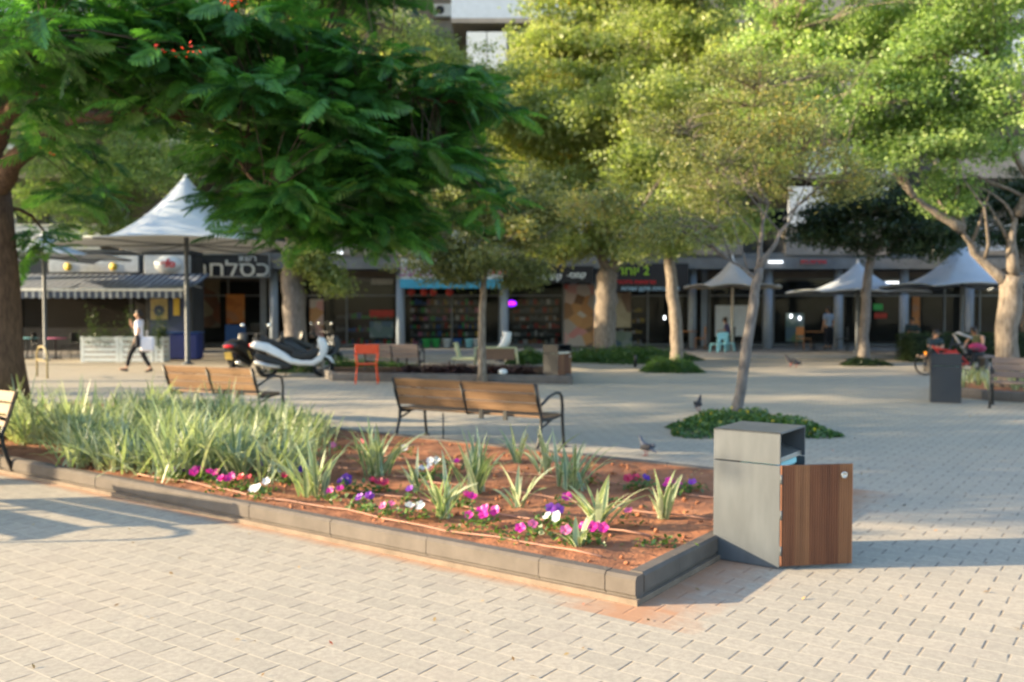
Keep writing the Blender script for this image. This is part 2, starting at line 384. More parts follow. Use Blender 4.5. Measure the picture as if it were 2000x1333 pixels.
def limb(a, b, n=6, sag=.12, rs=rnd):
    a = Vector(a); b = Vector(b); d = (b - a).length; pts = []
    off = Vector((rs.uniform(-1, 1), rs.uniform(-1, 1), rs.uniform(-.2, 1))) * d * sag
    for i in range(n):
        q = i / (n - 1); j = Vector((rs.uniform(-1, 1), rs.uniform(-1, 1), rs.uniform(-1, 1))) * d * .025 * math.sin(math.pi * q)
        pts.append(a.lerp(b, q) + off * math.sin(math.pi * q) + j)
    return pts
TUFT_CACHE = {}
def tree(label, trunk_pts, trunk_r, fork_r, blobs, leaf='leaf_yellow', bark='bark', L=.09, Wd=.045, per_m3=3.0, lpc=60, cs=.30, gap=.0, seed=1, name='tree', group=None, limbs=None, vshift=0.0, up=.25, thin=False, sub=True):
    rs = np.random.RandomState(seed); rr = random.Random(seed)
    base = Vector(trunk_pts[0]); root = thing(name, label, 'tree', base, group=group)
    T = Matrix.Translation(-base); mb = MB(); samples = []
    n = len(trunk_pts); tp = []; tr = []
    # resample the trunk with small wobble and a flared foot
    for i in range(n - 1):
        for k in range(4):
            q = k / 4; tp.append(Vector(trunk_pts[i]).lerp(Vector(trunk_pts[i + 1]), q)); f = (i + q) / (n - 1); tr.append(trunk_r * (1 - f) + fork_r * f)
    tp.append(Vector(trunk_pts[-1])); tr.append(fork_r)
    for i in range(1, len(tp) - 1): tp[i] = tp[i] + Vector((rr.uniform(-1, 1), rr.uniform(-1, 1), 0)) * trunk_r * .12; tr[i] *= rr.uniform(.95, 1.06)
    tr[0] *= 1.3; tp[0] = tp[0] - Vector((0, 0, .08))
    mb.tube([T @ p for p in tp], tr, 12); top = tp[-1]
    if limbs is None:
        limbs = []
        for c, r_ in blobs: limbs.append((top, Vector(c), fork_r * .6))
    for a, b_, r0 in limbs:
        pts = limb(a, b_, 7, .10, rr); m_ = len(pts)
        mb.tube([T @ p for p in pts], [r0 * (1 - .75 * i / (m_ - 1)) for i in range(m_)], 7)
        samples += pts[1:]
        for k in range(2):      # secondary limbs
            s0 = pts[rr.randrange(1, m_ - 1)]; c, r_ = min(blobs, key=lambda q: (Vector(q[0]) - s0).length)
            e = Vector(c) + Vector((rr.uniform(-.8, .8) * r_[0], rr.uniform(-.8, .8) * r_[1], rr.uniform(-.5, .8) * r_[2]))
            sp = limb(s0, e, 6, .12, rr); mb.tube([T @ p for p in sp], [r0 * .30 * (1 - .75 * i / 5) for i in range(6)], 5); samples += sp[1:]
    mb.build('trunk', M[bark], root, fix=False)
    CC, bl = clump_centres(sublobes(blobs, 15, rs) if sub else blobs, per_m3 * (.95 if sub else 1), rs, gap, .1 if sub else .45)
    # twigs
    SP = np.array([tuple(p) for p in samples]); tw = MB()
    for c in CC[::2] if not thin else CC:
        d = np.linalg.norm(SP - c, axis=1) + .8 * np.maximum(0, SP[:, 2] - c[2]); s0 = Vector(SP[int(d.argmin())])
        pts = limb(s0, Vector(c), 4, .1, rr); tw.tube([T @ p for p in pts], [.011, .009, .006, .003], 3, cap=False)
    nb = len(CC); sz = rs.uniform(.6, 1.3, nb)
    idx = np.repeat(np.arange(nb), (lpc * sz ** 2).astype(int)); off = rs.normal(size=(len(idx), 3)) * np.array([1, 1, .55]) * (cs * sz[idx])[:, None] * .55
    C = CC[idx] + off - np.array(tuple(base)); V, F = leaf_arrays(C, L, Wd, up, rs)
    cv = rs.rand(nb); v = np.clip(.30 * cv[idx] + .55 * rs.rand(len(idx)) + .25 * pseudo(CC, .9)[idx] + vshift, 0, 1)
    npmesh('crown', V, F, M[leaf], root, v)
    tw.build('twigs', M['twig'], root, fix=False)['kind'] = 'stuff'
    return root
def B(px, py, Y, rx, ry, rd):      # a crown lobe: centre seen at px,py at distance Y, radii given in photo pixels and metres
    k = Y / FPX; return (tuple(P(px, py, Y)), (rx * k, rd, ry * k))
def mound(name, label, cat, outline_c, rx, ry, h, n, leaf, L=.06, Wd=.035, rz=0, kind='stuff', seed=3, flowers=None, base_mat=None):
    rs = np.random.RandomState(seed); q = rs.rand(n) * 2 * math.pi; r_ = np.sqrt(rs.rand(n)); edge = 1 + .15 * np.sin(3 * q + seed) + .08 * np.sin(7 * q)
    x = np.cos(q) * r_ * rx * edge; y = np.sin(q) * r_ * ry * edge
    top = h * (1 - r_ ** 3) * (.65 + .5 * rs.rand(n)) * (1 + .35 * np.sin(x * 5 + seed) * np.cos(y * 6)); z = top * (rs.rand(n) ** .5)
    ca, sa = math.cos(rz), math.sin(rz); C = np.stack([x * ca - y * sa + outline_c[0], x * sa + y * ca + outline_c[1], z + .01], 1)
    V, F = leaf_arrays(C, L, Wd, .6, rs); v = np.clip(rs.rand(n) * .7 + .3 * z / max(h, .01), 0, 1); mi = np.zeros(n, int); ms = [M[leaf]]
    if flowers: ms.append(M[flowers]); k = (z > .7 * top) & (rs.rand(n) < .05); mi[k] = 1
    o = npmesh(name, V, F, ms, None, v, mi); return tag(o, label, cat, kind=kind)

# ================================================================== SETTING
def sheet(name, x0, x1, y0, y1, z, mat, nx=1, ny=1):
    mb = MB(); vs = [(x0 + (x1 - x0) * i / nx, y0 + (y1 - y0) * j / ny, z) for j in range(ny + 1) for i in range(nx + 1)]
    fs = [[j * (nx + 1) + i, j * (nx + 1) + i + 1, (j + 1) * (nx + 1) + i + 1, (j + 1) * (nx + 1) + i] for j in range(ny) for i in range(nx)]
    mb.add(vs, fs); return mb.build(name, mat)
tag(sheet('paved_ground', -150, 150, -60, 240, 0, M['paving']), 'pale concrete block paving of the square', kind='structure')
# raised pavement along the shops
M['pavement'] = simple('pavement_slabs', (.30, .28, .26), .85, 0, .12, 2, .2, .1)
pv = MB(); pv.box((0, 52, .07), (130, 40, .14), m=0); tag(pv.build('pavement', M['pavement']), kind='structure'); PAVE_Y = 32.0; PZ = .14

# -------------------------------------------------- flower bed with kerb stones
KH, KT = .160, .10
bed = thing('flower_bed_kerb', 'long low kerb of pale concrete blocks around the red earth flower bed in the foreground', 'kerb', AB(BED_A0, BED_B0))
bi = Matrix.Translation(-bed.location)
def kerb_block(parent, p0, p1, inward, mat, matf, gap=.006, tm=None, kh=KH, kt=KT):
    p0 = Vector(p0); p1 = Vector(p1); d = (p1 - p0).normalized(); L_ = (p1 - p0).length; w = Vector(inward).normalized()
    prof = [(0.012, .045), (0, .055), (0, kh - .018), (.018, kh), (kt - .01, kh), (kt, kh - .01), (kt, .0), (.012, .0)]
    mb = MB(); jz = rnd.uniform(-.003, .003); jw = rnd.uniform(-.003, .003)
    def q(s_, o, z): v = p0 + d * s_ + w * (o + jw); return Vector((v.x, v.y, z + (jz if z > .1 else 0)))
    n = len(prof); vs = [q(gap / 2, *p) for p in prof] + [q(L_ - gap / 2, *p) for p in prof]
    mb.add(vs, [list(range(n)), [n + k for k in range(n)][::-1]] + [[k, n + k, n + (k + 1) % n, (k + 1) % n] for k in range(n)])
    if tm is not None: mb.xf(tm)
    mb.build('kerb_stone', mat, parent)
aj = [BED_A0, 2.572, 3.03, 3.925, 4.83, 5.73, 6.97, 7.9, 8.81, 9.7, 10.6, 11.5, 12.4, 13.3, 14.2, BED_A1]
for i in range(len(aj) - 1): kerb_block(bed, AB(aj[i], BED_B0), AB(aj[i + 1], BED_B0), B2, M['concrete'], None, tm=bi)
for i in range(len(aj) - 1): kerb_block(bed, AB(aj[i + 1], BED_B1), AB(aj[i], BED_B1), -B2, M['concrete'], None, tm=bi)
bj = [BED_B0 + KT, 5.1, 5.7, 6.6, 7.5, BED_B1 - KT]
for i in range(len(bj) - 1): kerb_block(bed, AB(BED_A0, bj[i]), AB(BED_A0, bj[i + 1]), A2, M['concrete'], None, tm=bi)
ft = MB()    # the footing on which the stones sit stands a little proud
def footing(mb, p0, p1, inw, w=.035, h=.036):
    p0 = Vector(p0); p1 = Vector(p1); d = (p1 - p0); L_ = d.length; c = (p0 + p1) / 2 - inw * (w / 2 - .02); ang = math.atan2(d.y, d.x)
    mb.box((c.x, c.y, h / 2 - .002), (L_, w, h), ang)
footing(ft, AB(BED_A0 - .015, BED_B0), AB(BED_A1, BED_B0), B2); footing(ft, AB(BED_A0, BED_B0 + .02), AB(BED_A0, BED_B1), A2)
ft.xf(bi); ft.build('footing', M['footing'], bed)
# red earth
def soil_sheet():
    nx, ny = 200, 70; a0, a1, b0, b1 = BED_A0 + KT - .004, BED_A1 - .1, BED_B0 + KT - .004, BED_B1 - KT
    ga = np.linspace(a0, a1, nx); gb = np.linspace(b0, b1, ny); Am, Bm = np.meshgrid(ga, gb)
    x = Am * A2.x + Bm * B2.x; y = Am * A2.y + Bm * B2.y; C = np.stack([x.ravel(), y.ravel(), 0 * x.ravel()], 1)
    z = .135 + .018 * pseudo(C, 3) + .010 * pseudo(C + 5, 9) + .008 * pseudo(C, 23) + NP.uniform(-.004, .004, len(C))
    e = np.minimum(np.minimum(Am - a0, a1 - Am), np.minimum(Bm - b0, b1 - Bm)).ravel(); z = np.where(e < .02, .147, z); C[:, 2] = z
    i = np.arange(nx * ny).reshape(ny, nx); F = np.stack([i[:-1, :-1], i[:-1, 1:], i[1:, 1:], i[1:, :-1]], -1).reshape(-1, 4)
    o = npmesh('soil', C, F, M['soil'], smooth=True); return tag(o, kind='structure')
soil_sheet()
M['drip'] = simple('dusty_drip_pipe', (.36, .19, .13), .7)
for k, (b_, a_s, a_e) in enumerate(((4.80, 2.75, 7.6), (5.42, 2.75, 7.4), (6.1, 2.6, 7.5), (6.9, 2.6, 7.0))):
    pts = [AB(a_s + (a_e - a_s) * i / 24, b_ + .03 * math.sin(i * .7 + k) , .158 + .006 * math.sin(i * 1.9)) for i in range(25)]
    mb = MB(); mb.tube([p - pts[0] for p in pts], .0065, 6)
    o = mb.build('drip_pipe', M['drip'], loc=pts[0])
    tag(o, ['thin dusty irrigation pipe along the front kerb of the flower bed', 'second irrigation pipe from the front on the red earth of the flower bed', 'third irrigation pipe from the front among the striped leaf clumps', 'farthest irrigation pipe, nearest the back kerb of the flower bed'][k], 'irrigation pipe', 'drip pipes on the red earth')

# -------------------------------------------------- striped strap-leaved clumps
def clump(name, label, p, n, Lb, wd, spread, seed, group=None, rz=0, dead=0):
    rs = np.random.RandomState(seed); V = []; F = []; mi = []; at = []
    for i in range(n):
        th = rs.rand() * 6.283; ln = Lb * rs.uniform(.6, 1.12); el = rs.uniform(.12, 1.0) ** .8 * spread; w = wd * rs.uniform(.7, 1.2)
        bx = rs.normal(size=2) * .045 * (n / 30) ** .8; d = np.array([math.cos(th), math.sin(th)]); s_ = np.array([-d[1], d[0]]); tw = rs.uniform(-.5, .5)
        x = 0.; z = -.01; ang = math.pi / 2 - .62 * el; val = rs.rand(); K = 7; crm = rs.rand() < .12
        base = len(V)
        for k in range(K + 1):
            q = k / K; ww = w * (.55 + 1.1 * q if q < .4 else (1 - (q - .4) / .6) ** .7) * .5 + .0006
            for o_ in (-1, -.45, .45, 1):
                V.append([bx[0] + d[0] * x + s_[0] * o_ * ww, bx[1] + d[1] * x + s_[1] * o_ * ww, z + abs(o_) * ww * .35 + tw * o_ * ww])
            x += math.cos(ang) * ln / K; z += math.sin(ang) * ln / K; ang -= el * (.04 + .17 * q)
            z = max(z, -.0 if k > 1 else z)
        for k in range(K):
            for j in range(3):
                b0 = base + k * 4 + j; F.append([b0, b0 + 1, b0 + 5, b0 + 4]); mi.append(1 if (j != 1 or crm) else 0); at.append(np.clip(val + rs.uniform(-.1, .1), 0, 1))
    o = npmesh(name, np.array(V), np.array(F), [M['blade_green'], M['blade_cream']], None, np.array(at), np.array(mi), True)
    o.location = (p.x, p.y, p.z); o.rotation_euler = (0, 0, rz); return tag(o, label, 'plant', group)
# free-standing clumps in the red earth: pixel of the foot, blades, length
ones = [(615, 968, 26, .40, 'wide pale striped clump left of the deep purple petunias'), (470, 935, 20, .42, 'pale striped clump rising behind the coral and magenta petunias'),
        (735, 930, 34, .44, 'grey green bushy clump left of the white petunias in mid bed'), (815, 960, 8, .36, 'small clump of few pale blades beside the white petunias'),
        (868, 1010, 18, .38, 'bright cream striped clump by the white petunia near the front kerb'), (930, 960, 28, .42, 'blue green clump below the middle of the long wooden bench'),
        (1010, 992, 9, .33, 'thin open clump with four splayed blades'), (1120, 955, 26, .42, 'tall pale clump below the right end of the bench'),
        (1062, 925, 14, .42, 'clump at the back kerb just left of the bench leg'), (1168, 1030, 18, .36, 'pale clump behind the right magenta petunia near the corner'),
        (1298, 1012, 12, .30, 'rightmost clump of splayed grey green blades near the litter bin'), (1130, 1072, 9, .22, 'flattened small cream clump at the front right corner of the bed'),
        (1010, 905, 12, .36, 'faint clump near the back kerb under the bench seat')]
def SOILZ(px, py): return G(px, py, .14)
for i, (x, y, n, l, lab) in enumerate(ones): clump('strap_leaf_clump', lab, SOILZ(x, y), int(n * 1.15), l * 1.25, .040, 1.45 if i in (6, 11) else 1.15, 100 + i, 'striped clumps in the flower bed')
k = 0; rs_ = random.Random(5)     # the dense bank of clumps on the left
for bi_, b_ in enumerate((4.92, 5.35, 5.85, 6.4, 7.0, 7.5, 7.95)):
    a = 6.35 + (b_ - 5.15) * .80; a_end = 12.2
    if bi_ == 0: a, a_end = 7.2, 8.9
    while a < a_end:
        aa = a + rs_.uniform(-.15, .15); bb = b_ + rs_.uniform(-.15, .15)
        clump('strap_leaf_clump', 'striped strap-leaved clump in the dense bank at the left end of the flower bed', AB(aa, bb, .14), 88, (.76 if aa < 8.4 and b_ > 5.5 else 1) * rs_.choice((.46, .54, .60, .66, .80)) * (1 - .10 * bi_ * (.6 if aa > 9.5 else 1) / 1.6), .025, rs_.uniform(1.15, 2.0), 300 + k, 'dense bank of striped clumps')
        a += .50; k += 1
# -------------------------------------------------- petunias
def petunia(label, p, colour, nb, size=.065, seed=0, leaves=26):
    rs = np.random.RandomState(seed); r = thing('petunia', label, 'flower', p, group='petunias in the flower bed')
    n = leaves * (1 + nb // 2); C = rs.normal(size=(n, 3)) * [.055, .055, .022] * (1 + nb * .05) + [0, 0, .04]; C[:, 2] = np.abs(C[:, 2])
    V, F = leaf_arrays(C, .05, .028, .8, rs); npmesh('foliage', V, F, M['cover'], r, rs.uniform(.3, 1, n))
    for k in range(nb):
        q = rs.rand() * 6.28; rr_ = (.02 + .045 * math.sqrt(k)) if nb > 1 else 0
        c = Vector((rr_ * math.cos(q + k * 2.4), rr_ * math.sin(q + k * 2.4), .085 + rs.rand() * .03)); s = size * rs.uniform(.8, 1.1) / 2
        nrm = Vector((rs.uniform(-.8, .5), -1.0 * rs.rand() - .3, .9)).normalized(); rot = nrm.to_track_quat('Z', 'Y').to_matrix()
        vs = [(0, 0, -.02)]; m_ = 20
        for ring, (rd, zz) in enumerate(((.3, -.004), (1, .004))):
            for j in range(m_): lob = 1 + .09 * math.cos(5 * 6.2832 * j / m_) * ring; a_ = 6.2832 * j / m_; vs.append((math.cos(a_) * s * rd * lob, math.sin(a_) * s * rd * lob, zz + ring * .004 * math.sin(5 * a_ + 1)))
        vs = np.array([tuple(rot @ Vector(v) + c) for v in vs]); F = [[0, 1 + j, 1 + (j + 1) % m_, 0] for j in range(m_)]
        mb = MB(); mb.add([tuple(v) for v in vs], [[0, 1 + j, 1 + (j + 1) % m_] for j in range(m_)] + [[1 + j, 1 + m_ + j, 1 + m_ + (j + 1) % m_, 1 + (j + 1) % m_] for j in range(m_)])
        o = mb.build('blossom', M['pet_' + colour], r, fix=False); a_ = o.data.attributes.new('v', 'FLOAT', 'FACE'); a_.data.foreach_set('value', rs.rand(len(o.data.polygons)).astype(np.float32))
    return r
pets = [(345, 937, 'purple', 2, 'leftmost petunia, purple magenta, at the foot of the dense striped bank'), (376, 940, 'magenta', 3, 'magenta petunia second from the left by the front kerb'),
        (414, 945, 'magenta', 2, 'magenta petunia third from the left'), (455, 955, 'magenta', 4, 'large magenta petunia below the pale striped clump'),
        (430, 958, 'magenta', 1, 'single magenta bloom leaning over the front kerb'), (488, 958, 'coral', 3, 'coral red petunia by the front kerb'),
        (520, 962, 'white', 1, 'single white bloom right of the coral petunia'), (502, 976, 'white', 2, 'bluish white petunia lying on the front kerb'),
        (547, 940, 'white', 3, 'white petunia with two blooms behind the coral one'), (556, 948, 'crimson', 1, 'single pink red bloom tucked under the white petunias'),
        (514, 925, 'purple', 2, 'dark purple petunia in the shade of the striped bank'), (590, 940, 'purple', 1, 'small dark purple bloom left of the wide pale clump'),
        (650, 886, 'pink', 1, 'pink bloom near the back of the bed left of the grey green clump'), (648, 980, 'magenta', 2, 'magenta petunia at the foot of the wide pale clump'),
        (686, 962, 'purple', 5, 'deep purple petunia with the most blooms'), (703, 993, 'violet', 3, 'violet petunia beside the front irrigation pipe'),
        (742, 962, 'crimson', 3, 'crimson petunia right of the deep purple one'), (764, 1010, 'pink', 2, 'pink petunia beside the front kerb'),
        (800, 982, 'violet', 1, 'small violet bloom in front of the small clump'), (822, 1014, 'white', 3, 'white petunia beside the front irrigation pipe'),
        (790, 893, 'white', 1, 'pale bloom near the bench leg at the back of the bed'), (848, 918, 'white', 3, 'pair of white blooms at the back of the bed'),
        (824, 935, 'white', 2, 'white petunia behind the small clump'), (841, 938, 'crimson', 1, 'crimson bloom right of the white petunias'),
        (891, 922, 'magenta', 1, 'magenta bloom behind the blue green clump'), (908, 992, 'magenta', 2, 'magenta petunia right of the bright cream clump'),
        (937, 1028, 'magenta', 5, 'large magenta petunia in the middle of the front row'), (980, 1048, 'pink', 0, 'leafy petunia without blooms by the front kerb'),
        (1040, 1052, 'pink', 1, 'small pink bloom near the front kerb'), (1016, 1062, 'magenta', 1, 'magenta bloom fallen over the front kerb'),
        (1074, 1022, 'violet', 2, 'violet petunia behind the white one on the right'), (1083, 1034, 'white', 3, 'white petunia in the right part of the front row'),
        (1107, 992, 'magenta', 1, 'magenta bloom on bare earth in mid bed'), (1149, 1062, 'magenta', 4, 'magenta petunia at the front right corner of the bed'),
        (1105, 1068, 'pink', 1, 'faded pink bloom in the flattened clump'), (1227, 1024, 'pink', 1, 'pink bloom in front of the rightmost clump'),
        (1150, 947, 'crimson', 1, 'dark pink bloom behind the tall pale clump'), (1240, 955, 'crimson', 2, 'dark crimson petunia by the back kerb'),
        (1262, 958, 'purple', 1, 'dark purple bloom by the back kerb'), (1322, 968, 'magenta', 3, 'bright magenta petunia by the back kerb near the litter bin'),
        (1352, 962, 'violet', 1, 'violet bloom by the back kerb nearest the litter bin'), (720, 905, 'violet', 1, 'faint violet bloom behind the wide pale clump'),
        (705, 880, 'crimson', 1, 'dark crimson bloom at the back of the bed')]
for i, (x, y, c_, nb, lab) in enumerate(pets): petunia(lab, G(x, y, .14), c_, nb, .075, 40 + i)
for i, (x, y) in enumerate(((720, 1003), (1195, 985), (1340, 958), (1275, 1070), (1310, 1066), (890, 1040), (1060, 1048))):
    rs = np.random.RandomState(i + 5); C = rs.normal(size=(30, 3)) * [.06, .06, .015] + [0, 0, .03]; V, F = leaf_arrays(C, .045, .024, .8, rs)
    o = npmesh('seedling', V, F, M['cover'], None, rs.rand(30)); o.location = G(x, y, .14)
    tag(o, 'small green seedling without flowers on the red earth', 'seedling', 'flowerless seedlings in the bed')
cl = MB(); rq = random.Random(12)
for i in range(520):
    p = AB(rq.uniform(BED_A0 + .15, 9.0), rq.uniform(BED_B0 + .14, BED_B1 - .15), .145); q = rq.uniform(.008, .026); cl.ball(p, (q, q * rq.uniform(.7, 1.2), q * .7), 6, rot=Matrix.Rotation(rq.random() * 3, 3, 'Z'))
tag(cl.build('earth_clods', M['soil'], fix=False), kind='stuff')
# fallen petals, dry leaves and pebbles
rs = np.random.RandomState(9); n = 620
C = np.stack([rs.uniform(BED_A0 + .2, 7.5, n), rs.uniform(BED_B0 + .15, BED_B1 - .2, n)], 1); C = np.stack([C[:, 0] * A2.x + C[:, 1] * B2.x, C[:, 0] * A2.y + C[:, 1] * B2.y, np.full(n, .165)], 1)
n2 = 420; C2 = np.stack([rs.uniform(-6, 8, n2), rs.uniform(3.5, 16, n2), np.full(n2, .008)], 1)
ok = ((C2[:, :2] @ np.array([B2.x, B2.y])) < BED_B0 - .05) | ((C2[:, :2] @ np.array([A2.x, A2.y])) < BED_A0 - .05) | ((C2[:, :2] @ np.array([B2.x, B2.y])) > BED_B1 + .05); C = np.concatenate([C, C2[ok]])
V, F = leaf_arrays(C, .035, .016, 3, rs); M['litter'] = leafmat('dry_leaf', [(0, (.12, .06, .025)), (.6, (.35, .22, .09)), (.94, (.50, .34, .14)), (1, (.75, .12, .05))], .1)
tag(npmesh('leaf_litter', V, F, M['litter'], None, rs.rand(len(C))), kind='stuff')

# ================================================================== STREET FURNITURE
def litter_bin(label, loc, rz, dark=False, door_open=0.0, body='bin_metal', doormat='bin_wood'):
    """box, local: left face along +y... front edge at origin; x = width of the opening side, y = depth"""
    r = thing('litter_bin', label, 'litter bin', loc, rz); W_, D_, H_ = .50, .45, .875; t_ = .012
    m = MB(); bm_ = M[body]
    m.box((W_ / 2, 0, .0), (0, 0, 0)) if False else None
    # shell: left side panel, right side panel, back panel, roof
    for x in (t_ / 2, W_ - t_ / 2): m.box((x, D_ / 2, .335), (t_, D_, .66), bev=.002)
    m.box((W_ / 2, D_ - t_ / 2, .335), (W_ - 2 * t_, t_, .66))
    m.build('body_panel', bm_, r)
    hd = MB()
    for x in (t_ / 2, W_ - t_ / 2): hd.box((x, D_ / 2, .774), (t_, D_, .204), bev=.002)
    hd.box((W_ / 2, D_ / 2, H_ - .005), (W_, D_, .012), bev=.002); hd.box((W_ / 2, D_ - t_ / 2, .774), (W_ - 2 * t_, t_, .2)); hd.build('hood', bm_, r)
    ch = MB(); ch.add([(t_, .02, .70), (W_ - t_, .02, .70), (W_ - t_, D_ - .06, .80), (t_, D_ - .06, .80)], [[0, 1, 2, 3]]); ch.box((W_ / 2, .03, .69), (W_ - 2 * t_, .012, .03)); ch.build('ash_plate', M['steel'], r)
    ln = MB(); ln.box((W_ / 2, D_ / 2, .33), (W_ - .06, D_ - .08, .56)); ln.build('inner_bucket', M['blackp'], r)
    bag = MB(); bag.box((W_ / 2, D_ / 2 - .06, .645), (W_ - .08, D_ - .2, .07), bev=.02); bag.build('bin_liner', M['cyan'], r)
    ba = MB(); ba.box((W_ / 2, D_ / 2, .012), (W_ - .02, D_ - .02, .024)); ba.build('base_plate', M['blackp'], r)
    d = bpy.data.objects.new('door', None)
    dm = MB(); nsl = 30; w = (W_ - .004) / nsl
    dm.box((W_ / 2, .012, .345), (W_ - .004, .010, .645), m=1)
    for i in range(nsl): dm.box((.002 + w * (i + .5), -.002, .345), (w - .0035, .014, .65), m=(0, 2, 0, 3, 2)[i // 6 % 5] if not dark else 0, bev=.003)
    dm.xf(Matrix.Rotation(-door_open, 4, 'Z')); do = dm.build('door', [M[doormat], M['blackp'], M['bin_wood2'] if not dark else M[doormat], M['bin_wood3'] if not dark else M[doormat]], r)
    lk = MB(); lk.lathe((0, 0, 0), [(.0, -.004), (.020, -.004), (.022, 0), (.022, .006), (.012, .008), (.012, .004), (.003, .004)], 20, axis='Y')
    lk.xf(Matrix.Rotation(-door_open, 4, 'Z') @ Matrix.Translation((W_ - .07, -.016, .60)) @ Matrix.Scale(-1, 4, (0, 1, 0))); lk.build('lock', M['steel'], do)
    hg = MB()
    for z in (.12, .35, .58): hg.tube([(0, -.008, z - .03), (0, -.008, z + .03)], .008, 8)
    hg.build('hinge', M[body], r)
    return r
# the bin stands with its long side along the bed: local +x goes away to the right along B2, local +y along A2
p0 = G(1522, 1113); litter_bin('grey litter bin with its reeded brown wooden door standing open, by the flower bed corner', p0, math.atan2(B2.y, B2.x), door_open=R(45.5))
p1 = G(1823, 790); litter_bin('closed dark blue grey litter bin beside the right hand bench', XY(1880, 16.3) + Vector((.17, .42, 0)), R(158), dark=True, body='bin_metal_dark', doormat='bin_metal_dark')
litter_bin('dark grey litter bin with brown wooden side left of the green ground cover', G(1090, 748), math.atan2(B2.y, B2.x) - R(6), body='bin_metal_dark')

def bench(label, loc, rz, Lb=1.95, woodm='bench_wood', arms=(1, 1), group='wooden park benches', sc=1.0):
    r = thing('park_bench', label, 'bench', loc, rz, group)      # local x along the bench, +y the way a sitter looks
    r.scale = (1, 1, sc)
    def frame(x, arm):
        m = MB()
        def bar(pts, w=.022, h=.028): m.tube([(x, a, b) for a, b in pts], [w] * len(pts), 6)
        bar([(-.20, .84), (-.13, .62), (-.05, .42), (-.06, .30), (-.11, .15), (-.17, .0)])       # back upright and rear leg
        bar([(-.05, .40), (.15, .385), (.40, .41)]); bar([(-.055, .30), (.05, .33), (.18, .375)], .014)
        if arm:
            bar([(-.10, .56), (.0, .60), (.14, .665), (.30, .70), (.40, .69), (.455, .64), (.475, .52), (.47, .40), (.49, .2), (.52, 0)], .019)
            m.box((x, .52, .01), (.06, .07, .02)); m.box((x, -.17, .01), (.06, .07, .02))
        else: bar([(.40, .41), (.42, .2), (.44, 0)], .013); 
        m.build('frame', M['iron'], r)
    frame(-Lb / 2 + .03, arms[0]); frame(Lb / 2 - .03, arms[1])
    cs = MB(); cs.tube([(-.0, -.20, .80), (-.0, -.055, .42), (0, .40, .385)], .016, 6); cs.tube([(-Lb * .22, .1, .38), (-Lb * .22, .1, 0.)], .010, 6)
    for q in (.10, .26): cs.box((Lb * q, -.065, .43), (.05, .03, .12))
    cs.build('brace', M['iron'], r)
    mid = 0
    for k, (y, z) in enumerate(((-.185, .785), (-.145, .665), (-.105, .545))):
        rot = Matrix.Rotation(math.atan2(.08, .24) * 1.0, 3, 'X')
        for sgn in (-1, 1):
            bd = MB(); bd.box((sgn * (Lb / 4), y + .015, z), (Lb / 2 - .012, .028, .113), rot, bev=.005); bd.build('back_board', M[woodm], r)
    for k in range(4):
        bd = MB(); bd.box((0, .02 + .105 * k, .43 - .006 * math.sin(k * 1.0)), (Lb - .02, .093, .03), bev=.005); bd.build('seat_board', M[woodm], r)
    return r
def bench_at(label, pl, pr, flip=False, **kw):      # pl, pr: ground points under the left and right end as seen from the camera
    d = pr - pl; c = (pl + pr) / 2; rz = math.atan2(d.y, d.x) + (math.pi if flip else 0)
    return bench(label, (c.x, c.y, 0), rz, Lb=d.length, **kw)
bench_at('long wooden bench seen from behind, right behind the flower bed with petunias', XY(782, 11.7), XY(1066, 10.6), sc=.97)
bench_at('wooden bench seen from behind among striped foliage, left of the scooter side of the bed', XY(335, 14.35), XY(512, 13.5), sc=.97)
lb = AB(0, 0); foot = G(35, 930); q = foot.dot(A2)
b3 = bench_at('sunlit bench cut off by the left edge, in front of the bed kerb', AB(q + 2.05, 4.40), AB(q + .10, 4.40), flip=True)
bench_at('second bench beyond the left edge, its shadow lying across the paving and kerb', Vector((-6.45, 7.75, 0)), Vector((-4.85, 6.75, 0)), flip=True)
bench_at('weathered wooden bench behind the orange chair', XY(712, 22.9), XY(822, 22.7), flip=False, woodm='bench_wood_grey')
bench_at('grey brown bench at the right edge in front of the round raised bed', XY(1936, 16.0), XY(2165, 15.1), flip=True, woodm='bench_wood_slate')

# low lounge bench with pale yellow frame, beyond the thin tree
def low_bench():
    p = XY(968, 27.5); r = thing('lounge_bench', 'low lounge bench with pale yellow frame and brown back beyond the thin trunk', 'bench', p, R(-4))
    M['yellow_frame'] = simple('pale_yellow_frame', (.42, .44, .27), .6); M['brown_board'] = wood('brown_board', (.10, .06, .04), (.2, .12, .08))
    m = MB(); m.box((0, 0, .36), (1.15, .06, .34)); m.build('backrest', M['brown_board'], r)
    for pts in ([(-.62, 0, .56), (.62, 0, .56)], [(-.62, 0, .56), (-.62, .0, .0)], [(.62, 0, .56), (.68, -.1, .0)]):
        m = MB(); m.tube(pts, .035, 6); m.build('frame_bar', M['yellow_frame'], r)
    m = MB(); m.box((-.95, -.1, .24), (.7, .5, .08), bev=.02); m.build('seat', M['yellow_frame'], r)
    m = MB(); m.box((-1.15, .0, .48), (.10, .45, .50), Matrix.Rotation(R(-14), 3, 'Y'), bev=.02); m.build('arm', M['yellow_frame'], r)
    return r
low_bench()
